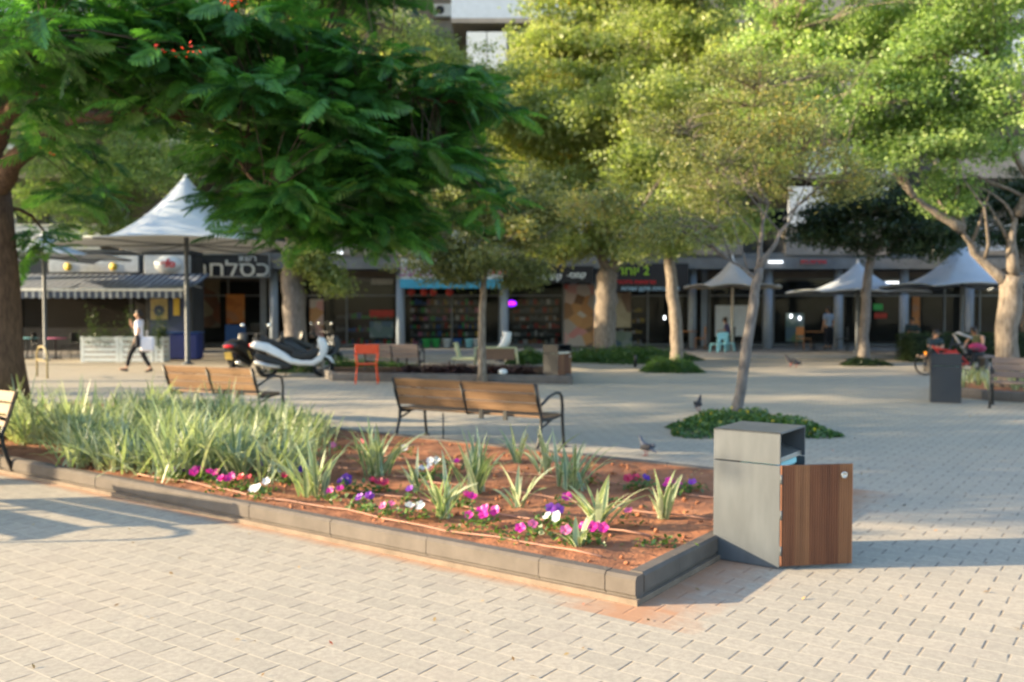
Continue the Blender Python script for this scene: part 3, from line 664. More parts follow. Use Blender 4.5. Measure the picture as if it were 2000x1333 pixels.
def chute():
    p = XY(975, 30); r = thing('curved_planter', 'white curved scoop standing beyond the lounge bench', 'sculpture', p)
    m = MB(); pts = [(-.25, 0, .30), (-.08, 0, .36), (.10, 0, .50), (.22, 0, .70), (.28, 0, .92), (.12, 0, .96)]
    m.tube(pts, [.03, .07, .13, .17, .15, .05], 10); m.build('scoop', M['white'], r)
    m = MB(); m.lathe((0, 0, 0), [(.18, 0), (.16, .05), (.05, .08), (.04, .45)], 12); m.build('stand', M['darkgrey'], r)
chute()

# chairs
def orange_chair():
    r = thing('metal_chair', 'orange metal chair facing away from the shops, in front of the weathered bench', 'chair', XY(716, 20.9), R(188))
    c = M['orange']
    m = MB(); m.box((0, .0, .45), (.44, .42, .025), bev=.008); m.build('seat', c, r)
    m = MB(); m.box((0, -.22, .78), (.56, .02, .22), Matrix.Rotation(R(8), 3, 'X'), bev=.008); m.build('backrest', c, r)
    for sx in (-1, 1):
        m = MB(); m.tube([(sx * .24, -.21, .86), (sx * .22, -.19, .45), (sx * .27, -.27, 0)], .016, 7); m.build('leg', c, r)
        m = MB(); m.tube([(sx * .21, .19, .45), (sx * .25, .25, 0)], .016, 7); m.build('leg', c, r)
        m = MB(); m.tube([(sx * .24, -.2, .66), (sx * .27, -.0, .67), (sx * .26, .16, .64), (sx * .22, .19, .45)], .014, 7); m.build('armrest', c, r)
orange_chair()
def plastic_chair(label, loc, rz):
    r = thing('plastic_chair', label, 'chair', loc, rz); c = M['cyan']
    m = MB(); m.box((0, 0, .44), (.42, .42, .035), bev=.015); m.build('seat', c, r)
    m = MB(); a, b = .21, .42
    poly = [(-.20, .52), (-.22, .85), (.22, .85), (.20, .52)]; m.prism([(-.20, .62), (-.215, .80), (-.18, .86), (.18, .86), (.215, .80), (.20, .62)], -.235, -.205)
    for sx in (-1, 1): m.box((sx * .17, -.215, .54), (.07, .03, .2))
    m.build('backrest', c, r)
    for sx in (-1, 1):
        for sy in (-1, 1):
            m = MB(); m.tube([(sx * .17, sy * .17, .43), (sx * .22, sy * .23, 0)], [.03, .022], 7); m.build('leg', c, r)
plastic_chair('pale blue plastic chair by the pole of the small umbrella', XY(1402, 34.0) , R(28))
plastic_chair('second pale blue plastic chair half hidden behind the first under the umbrella', XY(1420, 34.9) , R(200))

# small bollard and cycle stand
def hoop(label, pl, pr, h):
    r = thing('cycle_stand', label, 'cycle stand', (pl + pr) / 2, math.atan2((pr - pl).y, (pr - pl).x)); w = (pr - pl).length / 2
    M['ochre'] = simple('ochre_tube', (.28, .22, .10), .5)
    m = MB(); m.tube([(-w, 0, 0), (-w, 0, h * .75), (-w * .6, 0, h * .96), (0, 0, h), (w * .6, 0, h * .96), (w, 0, h * .75), (w, 0, 0)], .025, 8); m.build('hoop', M['ochre'], r)
    m = MB(); m.tube([(-w, 0, h * .55), (w, 0, h * .55)], .018, 6); m.build('crossbar', M['ochre'], r)
hoop('ochre hooped cycle stand left of the white planter crates', XY(71, 23.2), XY(91, 22.4), .78)
m = MB(); m.lathe((0, 0, 0), [(.05, 0), (.05, .34), (.03, .37)], 12); tag(m.build('bollard', M['blackp'], loc=XY(1241, 27)), 'short black bollard on the paving before the ground cover', 'bollard')

# ================================================================== TENSILE UMBRELLAS
def umbrella(label, loc, edge_z, peak_z, rad, canvas='canvas', pole='pole', rz=0, nc=6, poledx=0, pw=.06, low=.0, pz=0):
    r = thing('umbrella', label, 'umbrella', loc, rz, 'tensile umbrellas'); NR, NT = 14, nc * 10; vs = [(0, 0, peak_z)]; fs = []
    def pt(q, th, off=0):
        k = (th * nc / (2 * math.pi)) % 1; poly = math.cos(math.pi / nc) / math.cos((k - .5) * 2 * math.pi / nc)
        scal = 1 - .06 * math.sin(math.pi * k); rr = rad * q * ((1 - q) + q * poly * scal)
        h = (1 - q) ** 2.35; z = edge_z + (peak_z - edge_z) * h + .10 * q ** 2 * math.sin(math.pi * k) - .05 * q * (1 - q) * math.sin(math.pi * k) + off
        return (rr * math.cos(th), rr * math.sin(th), z)
    for i in range(1, NR + 1):
        for j in range(NT): vs.append(pt((i / NR) ** 1.3, 2 * math.pi * j / NT))
    fs += [[0, 1 + j, 1 + (j + 1) % NT] for j in range(NT)]
    for i in range(NR - 1):
        for j in range(NT): a = 1 + i * NT; fs.append([a + j, a + NT + j, a + NT + (j + 1) % NT, a + (j + 1) % NT])
    m = MB(); m.add(vs, fs, 0, True); o = m.build('canopy', M[canvas], r, fix=False); sm = o.modifiers.new('s', 'SOLIDIFY'); sm.thickness = .012
    hem = MB(); hem.tube([pt(1, 2 * math.pi * j / NT) for j in range(NT)] + [pt(1, 0)], .018, 5, cap=False); hem.build('hem', M[canvas], o, fix=False)
    m = MB(); m.lathe((0, 0, 0), [(.09, peak_z - .25), (.05, peak_z - .02), (.03, peak_z + .08), (.005, peak_z + .14)], 12); m.build('finial', M['white'], r)
    m = MB(); m.lathe((poledx, 0, 0), [(pw * 2.6, pz), (pw * 2.6, pz + .03), (pw * 1.3, pz + .06), (pw, pz + .1), (pw, peak_z - .3), (pw * .6, peak_z)], 14); m.build('pole', M[pole], r)
    for c in range(nc):
        th = 2 * math.pi * c / nc; e = pt(1, th, -.03)
        m = MB(); m.tube([(poledx, 0, edge_z + .05), (e[0] * .5, e[1] * .5, edge_z - .02), e], .022, 6); m.build('strut', M[pole], r)
    return r
umbrella('large white peaked umbrella over the cafe terrace on the left', XY(366, 28.5), 3.68, 5.90, 3.95, rz=R(12), pw=.075)
umbrella('white umbrella mostly hidden behind the big trunk at the far left', XY(88, 30.5), 3.42, 4.28, 2.7, rz=R(20))
umbrella('small beige umbrella over the pale blue chairs in the middle distance', XY(1430, 35.2), 2.58, 3.72, 1.95, canvas='canvas_tan', pole='pole_light', rz=R(8), nc=8)
umbrella('blue white umbrella behind the dark crowned tree', XY(1674, 33), 2.32, 3.45, 2.6, canvas='canvas_blue', rz=R(0), nc=8, pz=PZ)
umbrella('large blue white umbrella left of the forked trunk on the right', XY(1878, 31), 2.48, 4.0, 2.9, canvas='canvas_blue', rz=R(4), nc=8)
umbrella('pale umbrella at the right edge behind the forked trunk', XY(2080, 34), 2.5, 3.8, 2.6, canvas='canvas_blue', rz=R(10), nc=8, pz=PZ)

# ================================================================== BUILDING
BY = 37.0
M['facade'] = simple('beige_render', (.26, .235, .21), .9, 0, .15, 1.2, .2, .1)
M['fascia'] = simple('grey_fascia', (.17, .175, .18), .85, 0, .2, 1.5, .2, .1)
M['column'] = simple('blue_grey_column', (.27, .32, .40), .6, 0, .08)
M['panel'] = simple('pale_balcony_panel', (.44, .49, .56), .6, 0, .06)
M['shutterw'] = simple('white_shutter', (.60, .62, .63), .6, 0, .06)
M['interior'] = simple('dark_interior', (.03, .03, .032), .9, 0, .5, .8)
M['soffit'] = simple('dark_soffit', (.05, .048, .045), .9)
m_, t_, b_, L_ = newmat('shop_glass'); b_.inputs['Base Color'].default_value = (.02, .025, .028, 1); b_.inputs['Roughness'].default_value = .06; b_.inputs['Specular IOR Level'].default_value = .5
b_.inputs['Alpha'].default_value = .22; M['glass'] = m_
M['winglass'] = simple('window_glass', (.03, .04, .05), .08, 0, .3, 2, .6)
M['alu'] = simple('grey_aluminium', (.16, .17, .18), .45, .3)
bld = thing('apartment_building', 'long beige apartment block with balconies above a shaded arcade of shops', 'building', (0, BY, 0))
def part(name, mat, mb, parent=bld):
    mb.xf(Matrix.Translation(-bld.location)); return mb.build(name, mat, parent)
X0, X1 = -30.0, 34.0
m = MB(); m.box(((X0 + X1) / 2, BY + 3.9, 11.0), (X1 - X0, .3, 16.0)); part('upper_wall', M['facade'], m)
m = MB(); m.box(((X0 + X1) / 2, BY + 1.7, 3.72), (X1 - X0, 4.4, .54)); m.box(((X0 + X1) / 2, BY - .58, 3.55), (X1 - X0, .16, .40)); part('arcade_slab', M['fascia'], m)
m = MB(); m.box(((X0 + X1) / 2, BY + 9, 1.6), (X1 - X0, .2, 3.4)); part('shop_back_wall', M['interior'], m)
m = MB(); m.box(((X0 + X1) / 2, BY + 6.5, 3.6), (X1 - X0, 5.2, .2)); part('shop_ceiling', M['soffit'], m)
cols = [535, 782, 985, 1168, 1352, 1500, 1637, 1765, 1893, 2010]
for px in cols + [640 - 380, 20]:
    c = P(px, 609, BY); mb = MB(); mb.lathe((c.x, BY, 0), [(.17, PZ), (.17, 3.46)], 18); part('column', M['column'], mb)
for k, px in enumerate((1375, 535 - 20, 1120, 1160)):
    c = P(px, 609, BY + 3); mb = MB(); mb.box((c.x, BY + 3, 1.8), (.26, .16, 3.3)); part('pilaster', M['column'], mb)
# floors above: balconies, windows
def window(x, z, w, h, y, shut=False, parent=bld):
    f = MB()
    for s_ in (-1, 1): f.box((x + s_ * w / 2, y, z), (.07, .10, h + .07))
    for s_ in (-1, 1): f.box((x, y, z + s_ * h / 2), (w - .07, .10, .07))
    f.box((x, y, z), (.05, .08, h - .07)); o = part('window', M['alu'] if not shut else M['shutterw'], f)
    g = MB(); g.box((x, y + .01, z), (w - .06, .02, h - .06)); part('pane', M['winglass'] if not shut else M['shutterw'], g, o)
rb = random.Random(3)
for fl in range(5):
    z0 = 4.0 + 3.05 * fl
    for i, xb in enumerate(np.arange(X0 + 2, X1 - 4, 6.4)):
        kind = (i + fl) % 3; w = 5.2 if kind else 4.2
        sl_ = MB(); sl_.box((xb + 2.6, BY + 1.6, z0 + .0), (w, 4.4, .18)); o = part('balcony', M['facade'], sl_)
        pp = MB(); pp.box((xb + 2.6, BY - .55, z0 + .56), (w, .10, .95)); part('parapet', M['panel'] if kind == 1 else M['facade'], pp, o)
        for s_ in (-1, 1): q_ = MB(); q_.box((xb + 2.6 + s_ * (w / 2 - .05), BY + 1.55, z0 + .56), (.10, 4.1, .95)); part('side_parapet', M['facade'], q_, o)
        rl = MB(); rl.box((xb + 2.6, BY - .55, z0 + 1.09), (w, .14, .06)); part('coping', M['white'], rl, o)
        if kind == 0:
            for s_ in range(5): q_ = MB(); q_.box((xb + 1.0 + s_ * .8, BY - .50, z0 + 1.9), (.77, .05, 1.45)); part('shutter_panel', M['shutterw'] if s_ != 2 else M['winglass'], q_, o)
        window(xb + 1.7, z0 + 1.45, 1.7, 1.5, BY + 3.72, rb.random() < .4); window(xb + 4.1, z0 + 1.2, .95, 2.1, BY + 3.72, rb.random() < .3)
        if rb.random() < .7:
            q_ = MB(); q_.box((xb + 5.75, BY + 3.5, z0 + 1.7), (.8, .32, .55), bev=.02); q_.lathe((xb + 5.65, BY + 3.33, z0 + 1.7), [(.19, 0), (.19, .015)], 16, axis='Y', m=1); part('air_conditioner', [M['white'], M['darkgrey']], q_)
# wall blocks closing the arcade ends
for x in (X0, X1): q_ = MB(); q_.box((x, BY + 5, 9.5), (.4, 12, 19)); part('end_wall', M['facade'], q_)

# shopfront glazing with mullions; px ranges at the shop line
SY = BY + 3.0
def shopfront(px0, px1, nm, ztop=3.1, door=None, solid=None):
    a = P(px0, 609, SY).x; c = P(px1, 609, SY).x
    g = MB(); g.box(((a + c) / 2, SY, (PZ + ztop) / 2), (c - a, .03, ztop - PZ)); o = part('shop_window', M['glass'] if not solid else M[solid], g)
    f = MB(); n = max(1, int((c - a) / 1.5))
    for i in range(n + 1): f.box((a + (c - a) * i / n, SY - .03, (PZ + ztop) / 2), (.07, .08, ztop - PZ))
    for z in (PZ + .06, 2.35, ztop): f.box(((a + c) / 2, SY - .05, z), (c - a, .05, .07))
    part('window_frame', M['alu'], f, o); return a, c
shopfront(300, 520, 'a'); shopfront(580, 775, 'b'); shopfront(790, 975, 'c'); shopfront(990, 1100, 'd'); shopfront(1185, 1345, 'e'); shopfront(1385, 1490, 'f'); shopfront(1510, 1630, 'g'); shopfront(1645, 1760, 'h'); shopfront(1775, 2050, 'i')
shopfront(-60, 290, 'z')
# merchandise on shelves behind the glass
def shelves(px0, px1, cols_, seed, label, z1=2.2, ny=6):
    rr = random.Random(seed); a = P(px0, 609, SY + .7).x; c = P(px1, 609, SY + .7).x
    r = thing('display_shelf', label, 'shelf', ((a + c) / 2, SY + .7, PZ)); w = c - a
    for k in range(ny):
        z = .05 + (z1 - .1) * k / ny; m = MB(); m.box((0, 0, z), (w, .4, .03)); m.build('shelf_board', M['darkgrey'], r)
        g = MB(); x = -w / 2 + .05
        while x < w / 2 - .1:
            ww = rr.uniform(.06, .22); hh = rr.uniform(.10, .26); g.box((x + ww / 2, rr.uniform(-.08, .02), z + .017 + hh / 2), (ww * .9, .2, hh), m=rr.randrange(len(cols_))); x += ww
        g.build('goods', [M[q] for q in cols_], r)['kind'] = 'stuff'
for nm, c_ in (('g_red', (.30, .03, .02)), ('g_blue', (.03, .09, .28)), ('g_green', (.04, .30, .08)), ('g_white', (.40, .40, .40)), ('g_yel', (.40, .28, .04)), ('g_brown', (.22, .10, .04)), ('g_pink', (.40, .12, .22)), ('g_grey', (.09, .10, .11))):
    M[nm] = simple(nm, tuple(min(.8, x * 1.5) for x in c_), .6)
ALLG = ['g_red', 'g_blue', 'g_green', 'g_white', 'g_yel', 'g_brown', 'g_pink', 'g_grey', 'g_grey', 'g_grey']
shelves(800, 935, ALLG, 1, 'shelf full of colourful household goods behind the blue and white sign')
shelves(1000, 1090, ['g_grey', 'g_red', 'g_brown', 'g_grey', 'g_white'], 2, 'dark shelf of small goods below the purple neon sign')
shelves(1205, 1255, ['g_brown', 'g_yel', 'g_white', 'g_grey'], 4, 'brown and cream display right of the forked trunk', 2.0, 4)
shelves(655, 770, ['g_grey', 'g_red', 'g_grey', 'g_green', 'g_blue'], 5, 'red and green goods in the window left of the column', 1.8, 3)
# warm orange poster windows and posters
def poster(label, px0, py0, px1, py1, Y, mats, name='poster', cat='poster'):
    a = P(px0, py0, Y); c = P(px1, py1, Y); m = MB(); m.box(((a.x + c.x) / 2, Y, (a.z + c.z) / 2), (c.x - a.x, .03, a.z - c.z)); 
    o = m.build(name, M[mats]); return tag(o, label, cat)
def blotch(name, cs, scale=2.5):
    m, t, b, L = newmat(name); v = coords(t); n = t.nodes.new('ShaderNodeTexVoronoi'); n.inputs['Scale'].default_value = scale; L.new(v, n.inputs['Vector'])
    s = t.nodes.new('ShaderNodeSeparateColor'); L.new(n.outputs['Color'], s.inputs[0]); r = ramp(t, [(i / (len(cs) - 1), c) for i, c in enumerate(cs)]); L.new(s.outputs[0], r.inputs[0]); L.new(r.outputs[0], b.inputs['Base Color']); b.inputs['Roughness'].default_value = .5; M[name] = m
blotch('orange_poster', [(.35, .12, .03), (.5, .2, .05), (.25, .06, .03), (.45, .3, .15)], 3)
blotch('warm_display', [(.45, .20, .08), (.60, .32, .13), (.16, .08, .05), (.65, .58, .52), (.6, .13, .12)], 2.2)  # colours brightened to stand in for lamplight on the display
M['lamp_pale'] = simple('painted_lamp_pale', (.5, .5, .46), .6)  # pale tone standing in for a lamp's glow
blotch('cool_display', [(.10, .16, .14), (.05, .10, .16), (.22, .26, .24), (.08, .14, .07)], 2.5)
blotch('cream_display', [(.45, .40, .30), (.52, .45, .30), (.2, .14, .1), (.45, .17, .1)], 1.5)
poster('orange and brown poster in the ice cream shop window', 442, 575, 478, 632, SY - .2, 'orange_poster')
poster('cream and red menu wall inside the shop under the Hebrew sign', 378, 545, 430, 640, SY + .5, 'cream_display', 'window_display', 'display')
poster('orange display painted warmly lit with a red and white figure left of the forked trunk', 1102, 556, 1160, 680, SY - .1, 'warm_display', 'window_display', 'display')
poster('red banner strip in the shop window left of the long column', 722, 606, 769, 619, SY - .2, 'g_red', 'banner', 'banner')
poster('green and blue poster low in the shop window left of the long column', 722, 628, 768, 660, SY - .2, 'cool_display', 'poster', 'poster')
poster('pale painted lamp board high in the shop window left of the long column', 725, 545, 768, 556, SY - .2, 'lamp_pale', 'lamp_board', 'lamp_board')  # ceiling lamp shown as a pale unlit board
poster('cream and brown poster in the window right of the forked trunk', 1200, 572, 1232, 640, SY - .2, 'cream_display', 'poster', 'poster')
poster('faded turquoise poster low in the window right of the forked trunk', 1198, 648, 1234, 680, SY - .2, 'cool_display', 'poster', 'poster')
poster('small red painted neon board in the window behind the dark crowned tree', 1708, 612, 1732, 622, SY - .2, 'g_red', 'poster', 'poster')  # red neon, its glow replaced by plain colour
poster('small green painted neon board above the red one behind the dark crowned tree', 1706, 594, 1724, 606, SY - .2, 'g_green', 'poster', 'poster')  # green neon as a flat coloured board without glow
poster('tall grey green door panel in the window behind the leaning tree', 1535, 612, 1570, 668, SY - .1, 'cool_display', 'window_panel', 'panel')
poster('brown and white poster in the window behind the scooters', 605, 585, 632, 660, SY - .2, 'warm_display', 'poster', 'poster')
poster('orange poster at the far end of the right arcade', 1782, 580, 1796, 640, SY - .2, 'orange_poster', 'poster', 'poster')
poster('white board with a dark arch under the small beige umbrella', 1397, 597, 1460, 657, SY - .2, 'white', 'notice_board', 'board')
poster('dark blue panel below the orange poster', 440, 635, 480, 680, SY - .2, 'g_blue', 'blue_panel', 'panel')

# ---- lettering
def text(s, size, mat, parent, loc, name='lettering', rot=(R(90), 0, 0), ext=.01, xs=1.0, bold=.0):
    cu = bpy.data.curves.new('t', 'FONT'); cu.body = s; cu.size = size; cu.extrude = ext; cu.align_x = 'CENTER'; cu.align_y = 'CENTER'; cu.offset = bold
    o = bpy.data.objects.new('t', cu); COL.objects.link(o); bpy.context.view_layer.update()
    me = bpy.data.meshes.new_from_object(o.evaluated_get(bpy.context.evaluated_depsgraph_get())); bpy.data.objects.remove(o)
    me.materials.clear(); me.materials.append(M[mat]); q = bpy.data.objects.new(name, me); COL.objects.link(q); q.parent = parent; q.location = loc; q.rotation_euler = rot; q.scale = (xs, 1, 1); return q
def sign(label, px0, py0, px1, py1, Y, board, texts, thick=.12, frame=None):
    a = P(px0, py0, Y); c = P(px1, py1, Y); w = c.x - a.x; h = a.z - c.z; r = thing('shop_sign', label, 'sign', ((a.x + c.x) / 2, Y, (a.z + c.z) / 2))
    m = MB(); m.box((0, thick / 2, 0), (w, thick, h), bev=.01); m.build('board', M[board], r)
    if frame:
        m = MB()
        for s_ in (-1, 1): m.box((0, .0, s_ * h / 2), (w + .1, .16, .06)); m.box((s_ * w / 2, 0, 0), (.06, .14, h - .06))
        m.build('frame', M[frame], r)
    for s, dx, dz, sz, mt, xs in texts: text(s, h * sz, mt, r, (dx * w, -.03, dz * h), xs=xs, bold=.004)
    return r
M['sign_black'] = simple('black_sign', (.015, .015, .02), .5); M['sign_white'] = simple('white_letters', (.80, .84, .84), .5)
M['sign_dim'] = simple('dull_white_letters', (.38, .41, .41), .5)
M['sign_cloth'] = simple('pale_sign', (.50, .53, .56), .6); M['sign_red'] = simple('red_letters', (.55, .02, .03), .5); M['sign_green'] = simple('green_letters', (.30, .55, .04), .5)
M['sign_blue'] = simple('blue_sign', (.05, .32, .50), .5); M['sign_purple'] = simple('purple_letters', (.30, .05, .25), .5); M['sign_pale_blue'] = simple('pale_blue_letters', (.35, .55, .70), .5)
sign('wide sign with large white Hebrew letters on a dark ground, left of the trunk', 374, 497, 527, 541, BY - .85, 'sign_black', [('תשר', .22, .30, .36, 'sign_cloth', 1.2), ('החלסכ', .0, -.18, .92, 'sign_dim', 1.25)], frame='alu')
r_ = sign('white sign with red script lettering in an oval above the striped awning', 281, 499, 371, 535, BY - 3.75, 'sign_cloth', [])
m = MB(); m.lathe((0, 0, 0), [(.42, -.02), (.42, 0)], 28, axis='Y'); o = m.build('oval', M['white'], r_); o.scale = (1.2, 1, .75); o.location = (.05, -.01, .0); text('efo', .42, 'sign_red', r_, (.05, -.05, .03), bold=.012)
r_ = sign('long pale sign band with two small dark oval marks at the left', 95, 500, 270, 532, BY - 3.75, 'sign_cloth', [])
for dx in (-.28, .22): m = MB(); m.lathe((dx * 3.3, -.01, -.1), [(.15, -.01), (.15, 0)], 20, axis='Y'); m.build('oval', M['g_yel'], r_)
r_ = sign('white and blue sign with pink and purple letters behind the thin tree', 783, 506, 982, 562, BY - .85, 'sign_cloth', [('צעצועים', -.28, .05, .48, 'sign_purple', 1.0), ('הכל', .18, .1, .5, 'sign_purple', 1.0), ('לבית', .42, .1, .42, 'sign_red', 1.0)])
m = MB(); m.box((0, -.02, -.42), (4.12, .05, .36)); m.build('blue_band', M['sign_blue'], r_)
sign('black fascia sign with white characters stepping to the right', 1005, 520, 1160, 553, BY - .85, 'sign_black', [('8 8 8', -.22, -.25, .55, 'sign_white', 1.0), ('שק', .02, -.15, .5, 'sign_white', 1.1), ('-סמק', .28, -.05, .45, 'sign_white', 1.1)])
sign('dark sign with yellow green characters over red and pale blue lines', 1195, 515, 1345, 570, BY - .85, 'sign_black', [('רחוי 2', -.22, .22, .42, 'sign_green', 1.1), ('םירוביחו תואפרמ', -.22, -.16, .2, 'sign_red', 1.15), ('תורישו ןוקית תודבעמ 03', .0, -.40, .2, 'sign_pale_blue', 1.05)])
sign('small red lettered sign on the slab right of the leaning tree', 1565, 506, 1612, 518, BY - .75, 'fascia', [('תיב תוירחא', 0, 0, .9, 'sign_red', 1.0)], thick=.04)
def interior_lamp(label, px, py):
    r = thing('interior_lamp', label, 'lamp', P(px, py, SY - .25), group='round lamps in the shop window'); m = MB(); m.ball((0, 0, 0), (.05, .04, .09), 12); m.build('globe', M['tube_light'], r)
    m = MB(); m.tube([(0, 0, .12), (0, 0, .5)], .008, 5); m.build('cord', M['blackp'], r)
def neon():
    M['neon_purple'] = simple('purple_neon', (.2, .02, .6), .5, emis=(.20, .01, .95), es=.9); M['neon_pink'] = simple('pink_neon', (.7, .05, .4), .5, emis=(.9, .03, .35), es=1.2)
    p = P(999, 593, SY - .15); r = thing('neon_sign', 'small glowing purple oval neon sign with pink letters', 'sign', p)
    m = MB(); m.tube([(math.cos(q) * .20, 0, math.sin(q) * .11) for q in [i * math.pi / 16 for i in range(33)]], .024, 8, cap=False); m.build('neon_ring', M['neon_purple'], r, fix=False)
    m = MB(); m.box((0, .03, 0), (.46, .02, .27), bev=.005); m.build('backing', M['sign_black'], r); text('OPEN', .12, 'neon_pink', r, (0, -.02, 0), bold=.006)
neon()
# strip lights under the arcade soffit, lit in the photo
M['tube_light'] = simple('lit_tube', (.9, .9, .9), .5, emis=(.9, .95, 1), es=1.3)
for px, py, Y, lab in ((707, 477, BY - .75, 'white lit strip lamp under the fascia left of centre'), (1742, 551, BY + 1, 'white lit strip lamp behind the dark crowned tree'), (1515, 511, BY - .75, 'pale strip lamp above the leaning tree'), (655, 493, BY - 1.5, 'short lamp on a bracket right of the old trunk')):
    p = P(px, py, Y); r = thing('strip_lamp', lab, 'lamp', p, group='strip lamps under the arcade'); m = MB(); m.box((0, 0, -.03), (.55, .10, .05), bev=.01); m.build('diffuser', M['tube_light'], r)
    m = MB(); m.box((0, .03, .04), (.6, .12, .06)); m.build('housing', M['white'], r)
interior_lamp('left one of two small white lit lamps in the window behind the leaning tree', 1545, 618); interior_lamp('right one of two small white lit lamps in the window', 1562, 622); interior_lamp('single white lit lamp in the window left of the pale trunk', 1298, 621)
# buckets in front of the household shop
for i, (px, c_, c2) in enumerate(((833, 'g_green', 'green bucket leftmost outside the household shop'), (851, 'g_green', 'green bucket second from the left outside the household shop'), (872, 'white', 'white patterned bucket outside the household shop'), (877 + 16, 'g_blue', 'blue bucket outside the household shop'), (916, 'cyan', 'pale turquoise basket outside the household shop'), (932, 'white', 'white basket right of the turquoise one'))):
    r = thing('bucket', c2, 'bucket', XY(px, BY + 1.2) + Vector((0, 0, PZ)), group='buckets outside the household shop')
    m = MB(); m.lathe((0, 0, 0), [(.13, 0), (.18, .34), (.195, .345), (.195, .37), (.17, .37), (.12, .03)], 16); m.build('body', M[c_], r)
    m = MB(); m.tube([(.18 * math.cos(q), 0, .35 - .12 * math.sin(q)) for q in [math.pi * k / 8 for k in range(9)]], .008, 5); m.build('handle', M['steel'], r)
for i, px in enumerate((803, 828, 846, 878)):
    r = thing('paper_lantern', ['red hanging lantern leftmost under the blue and white sign', 'red hanging lantern second from the left', 'red hanging lantern third from the left', 'red hanging lantern nearest the thin tree'][i], 'lantern', P(px, 571, BY + .5), group='red lanterns'); m = MB(); m.ball((0, 0, 0), (.16, .16, .17), 12); m.build('shade', M['g_red'], r); m = MB(); m.tube([(0, 0, .16), (0, 0, .55)], .008, 5); m.build('cord', M['blackp'], r)

# ---- cafe pavilion on the left with awning, shutter and crates
CY = 33.4
cf = thing('cafe_pavilion', 'low cafe front with a half lowered brown roller shutter under the striped awning', 'kiosk', (P(150, 609, CY).x, CY, 0))
def cpart(name, mat, mb, parent=cf): mb.xf(Matrix.Translation(-cf.location)); return mb.build(name, mat, parent)
xa, xb_ = P(-120, 609, CY).x, P(368, 609, CY).x
M['shutter'] = simple('brown_roller_shutter', (.016, .014, .012), .8, 0, .15, 2, .1)
m = MB(); z = 1.10
while z < 2.2: m.box(((P(42, 609, CY).x + P(256, 609, CY).x) / 2, CY, z), (P(256, 609, CY).x - P(42, 609, CY).x, .04, .075), bev=.012); z += .08
cpart('roller_shutter', M['shutter'], m)
for px in (40, 258, 290, 372): m = MB(); m.box((P(px, 609, CY).x, CY, 1.9), (.14, .16, 3.6)); cpart('post', M['darkgrey'], m)
m = MB(); m.box(((xa + xb_) / 2, CY + .8, 3.85), (xb_ - xa, 1.7, .12)); m.box(((xa + xb_) / 2, CY + .05, 3.0), (xb_ - xa, .10, 1.5)); cpart('upper_front', M['darkgrey'], m)
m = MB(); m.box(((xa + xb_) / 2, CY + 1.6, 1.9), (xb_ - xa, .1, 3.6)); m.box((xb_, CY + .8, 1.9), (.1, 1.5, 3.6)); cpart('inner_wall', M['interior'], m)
blotch('flower_panel', [(.03, .05, .14), (.02, .04, .10), (.05, .07, .16)], 1)
m = MB(); a_ = P(292, 585, CY - .1); c_ = P(372, 700, CY - .1); m.box(((a_.x + c_.x) / 2, CY - .06, (a_.z + .3) / 2), (c_.x - a_.x, .05, a_.z - .3)); cpart('blue_panel', M['flower_panel'], m)
r_ = thing('wall_sign', 'cream wall sign with a dark flower emblem on the blue cafe front', 'sign', P(311, 604, CY - .14)); m = MB(); M['cream_sign'] = simple('cream_sign', (.36, .30, .14), .6); m.box((0, 0, 0), (.62, .03, .78), bev=.01); m.build('board', M['cream_sign'], r_)
m = MB()
for k in range(8): q = k * math.pi / 4; m.ball((.15 * math.cos(q), -.022, -.06 + .15 * math.sin(q)), (.065, .012, .065), 8)
m.ball((0, -.022, -.06), (.11, .015, .11), 10); m.build('emblem', M['flower_panel'], r_); m = MB(); m.ball((0, -.03, -.06), (.05, .015, .05), 8); m.build('emblem_centre', M['sign_cloth'], r_)
r_ = thing('wall_sign', 'narrow yellow hanging sign right of the flower emblem', 'sign', P(345, 600, CY - .14)); m = MB(); m.box((0, 0, 0), (.22, .03, .62)); m.build('board', M['g_yel'], r_)
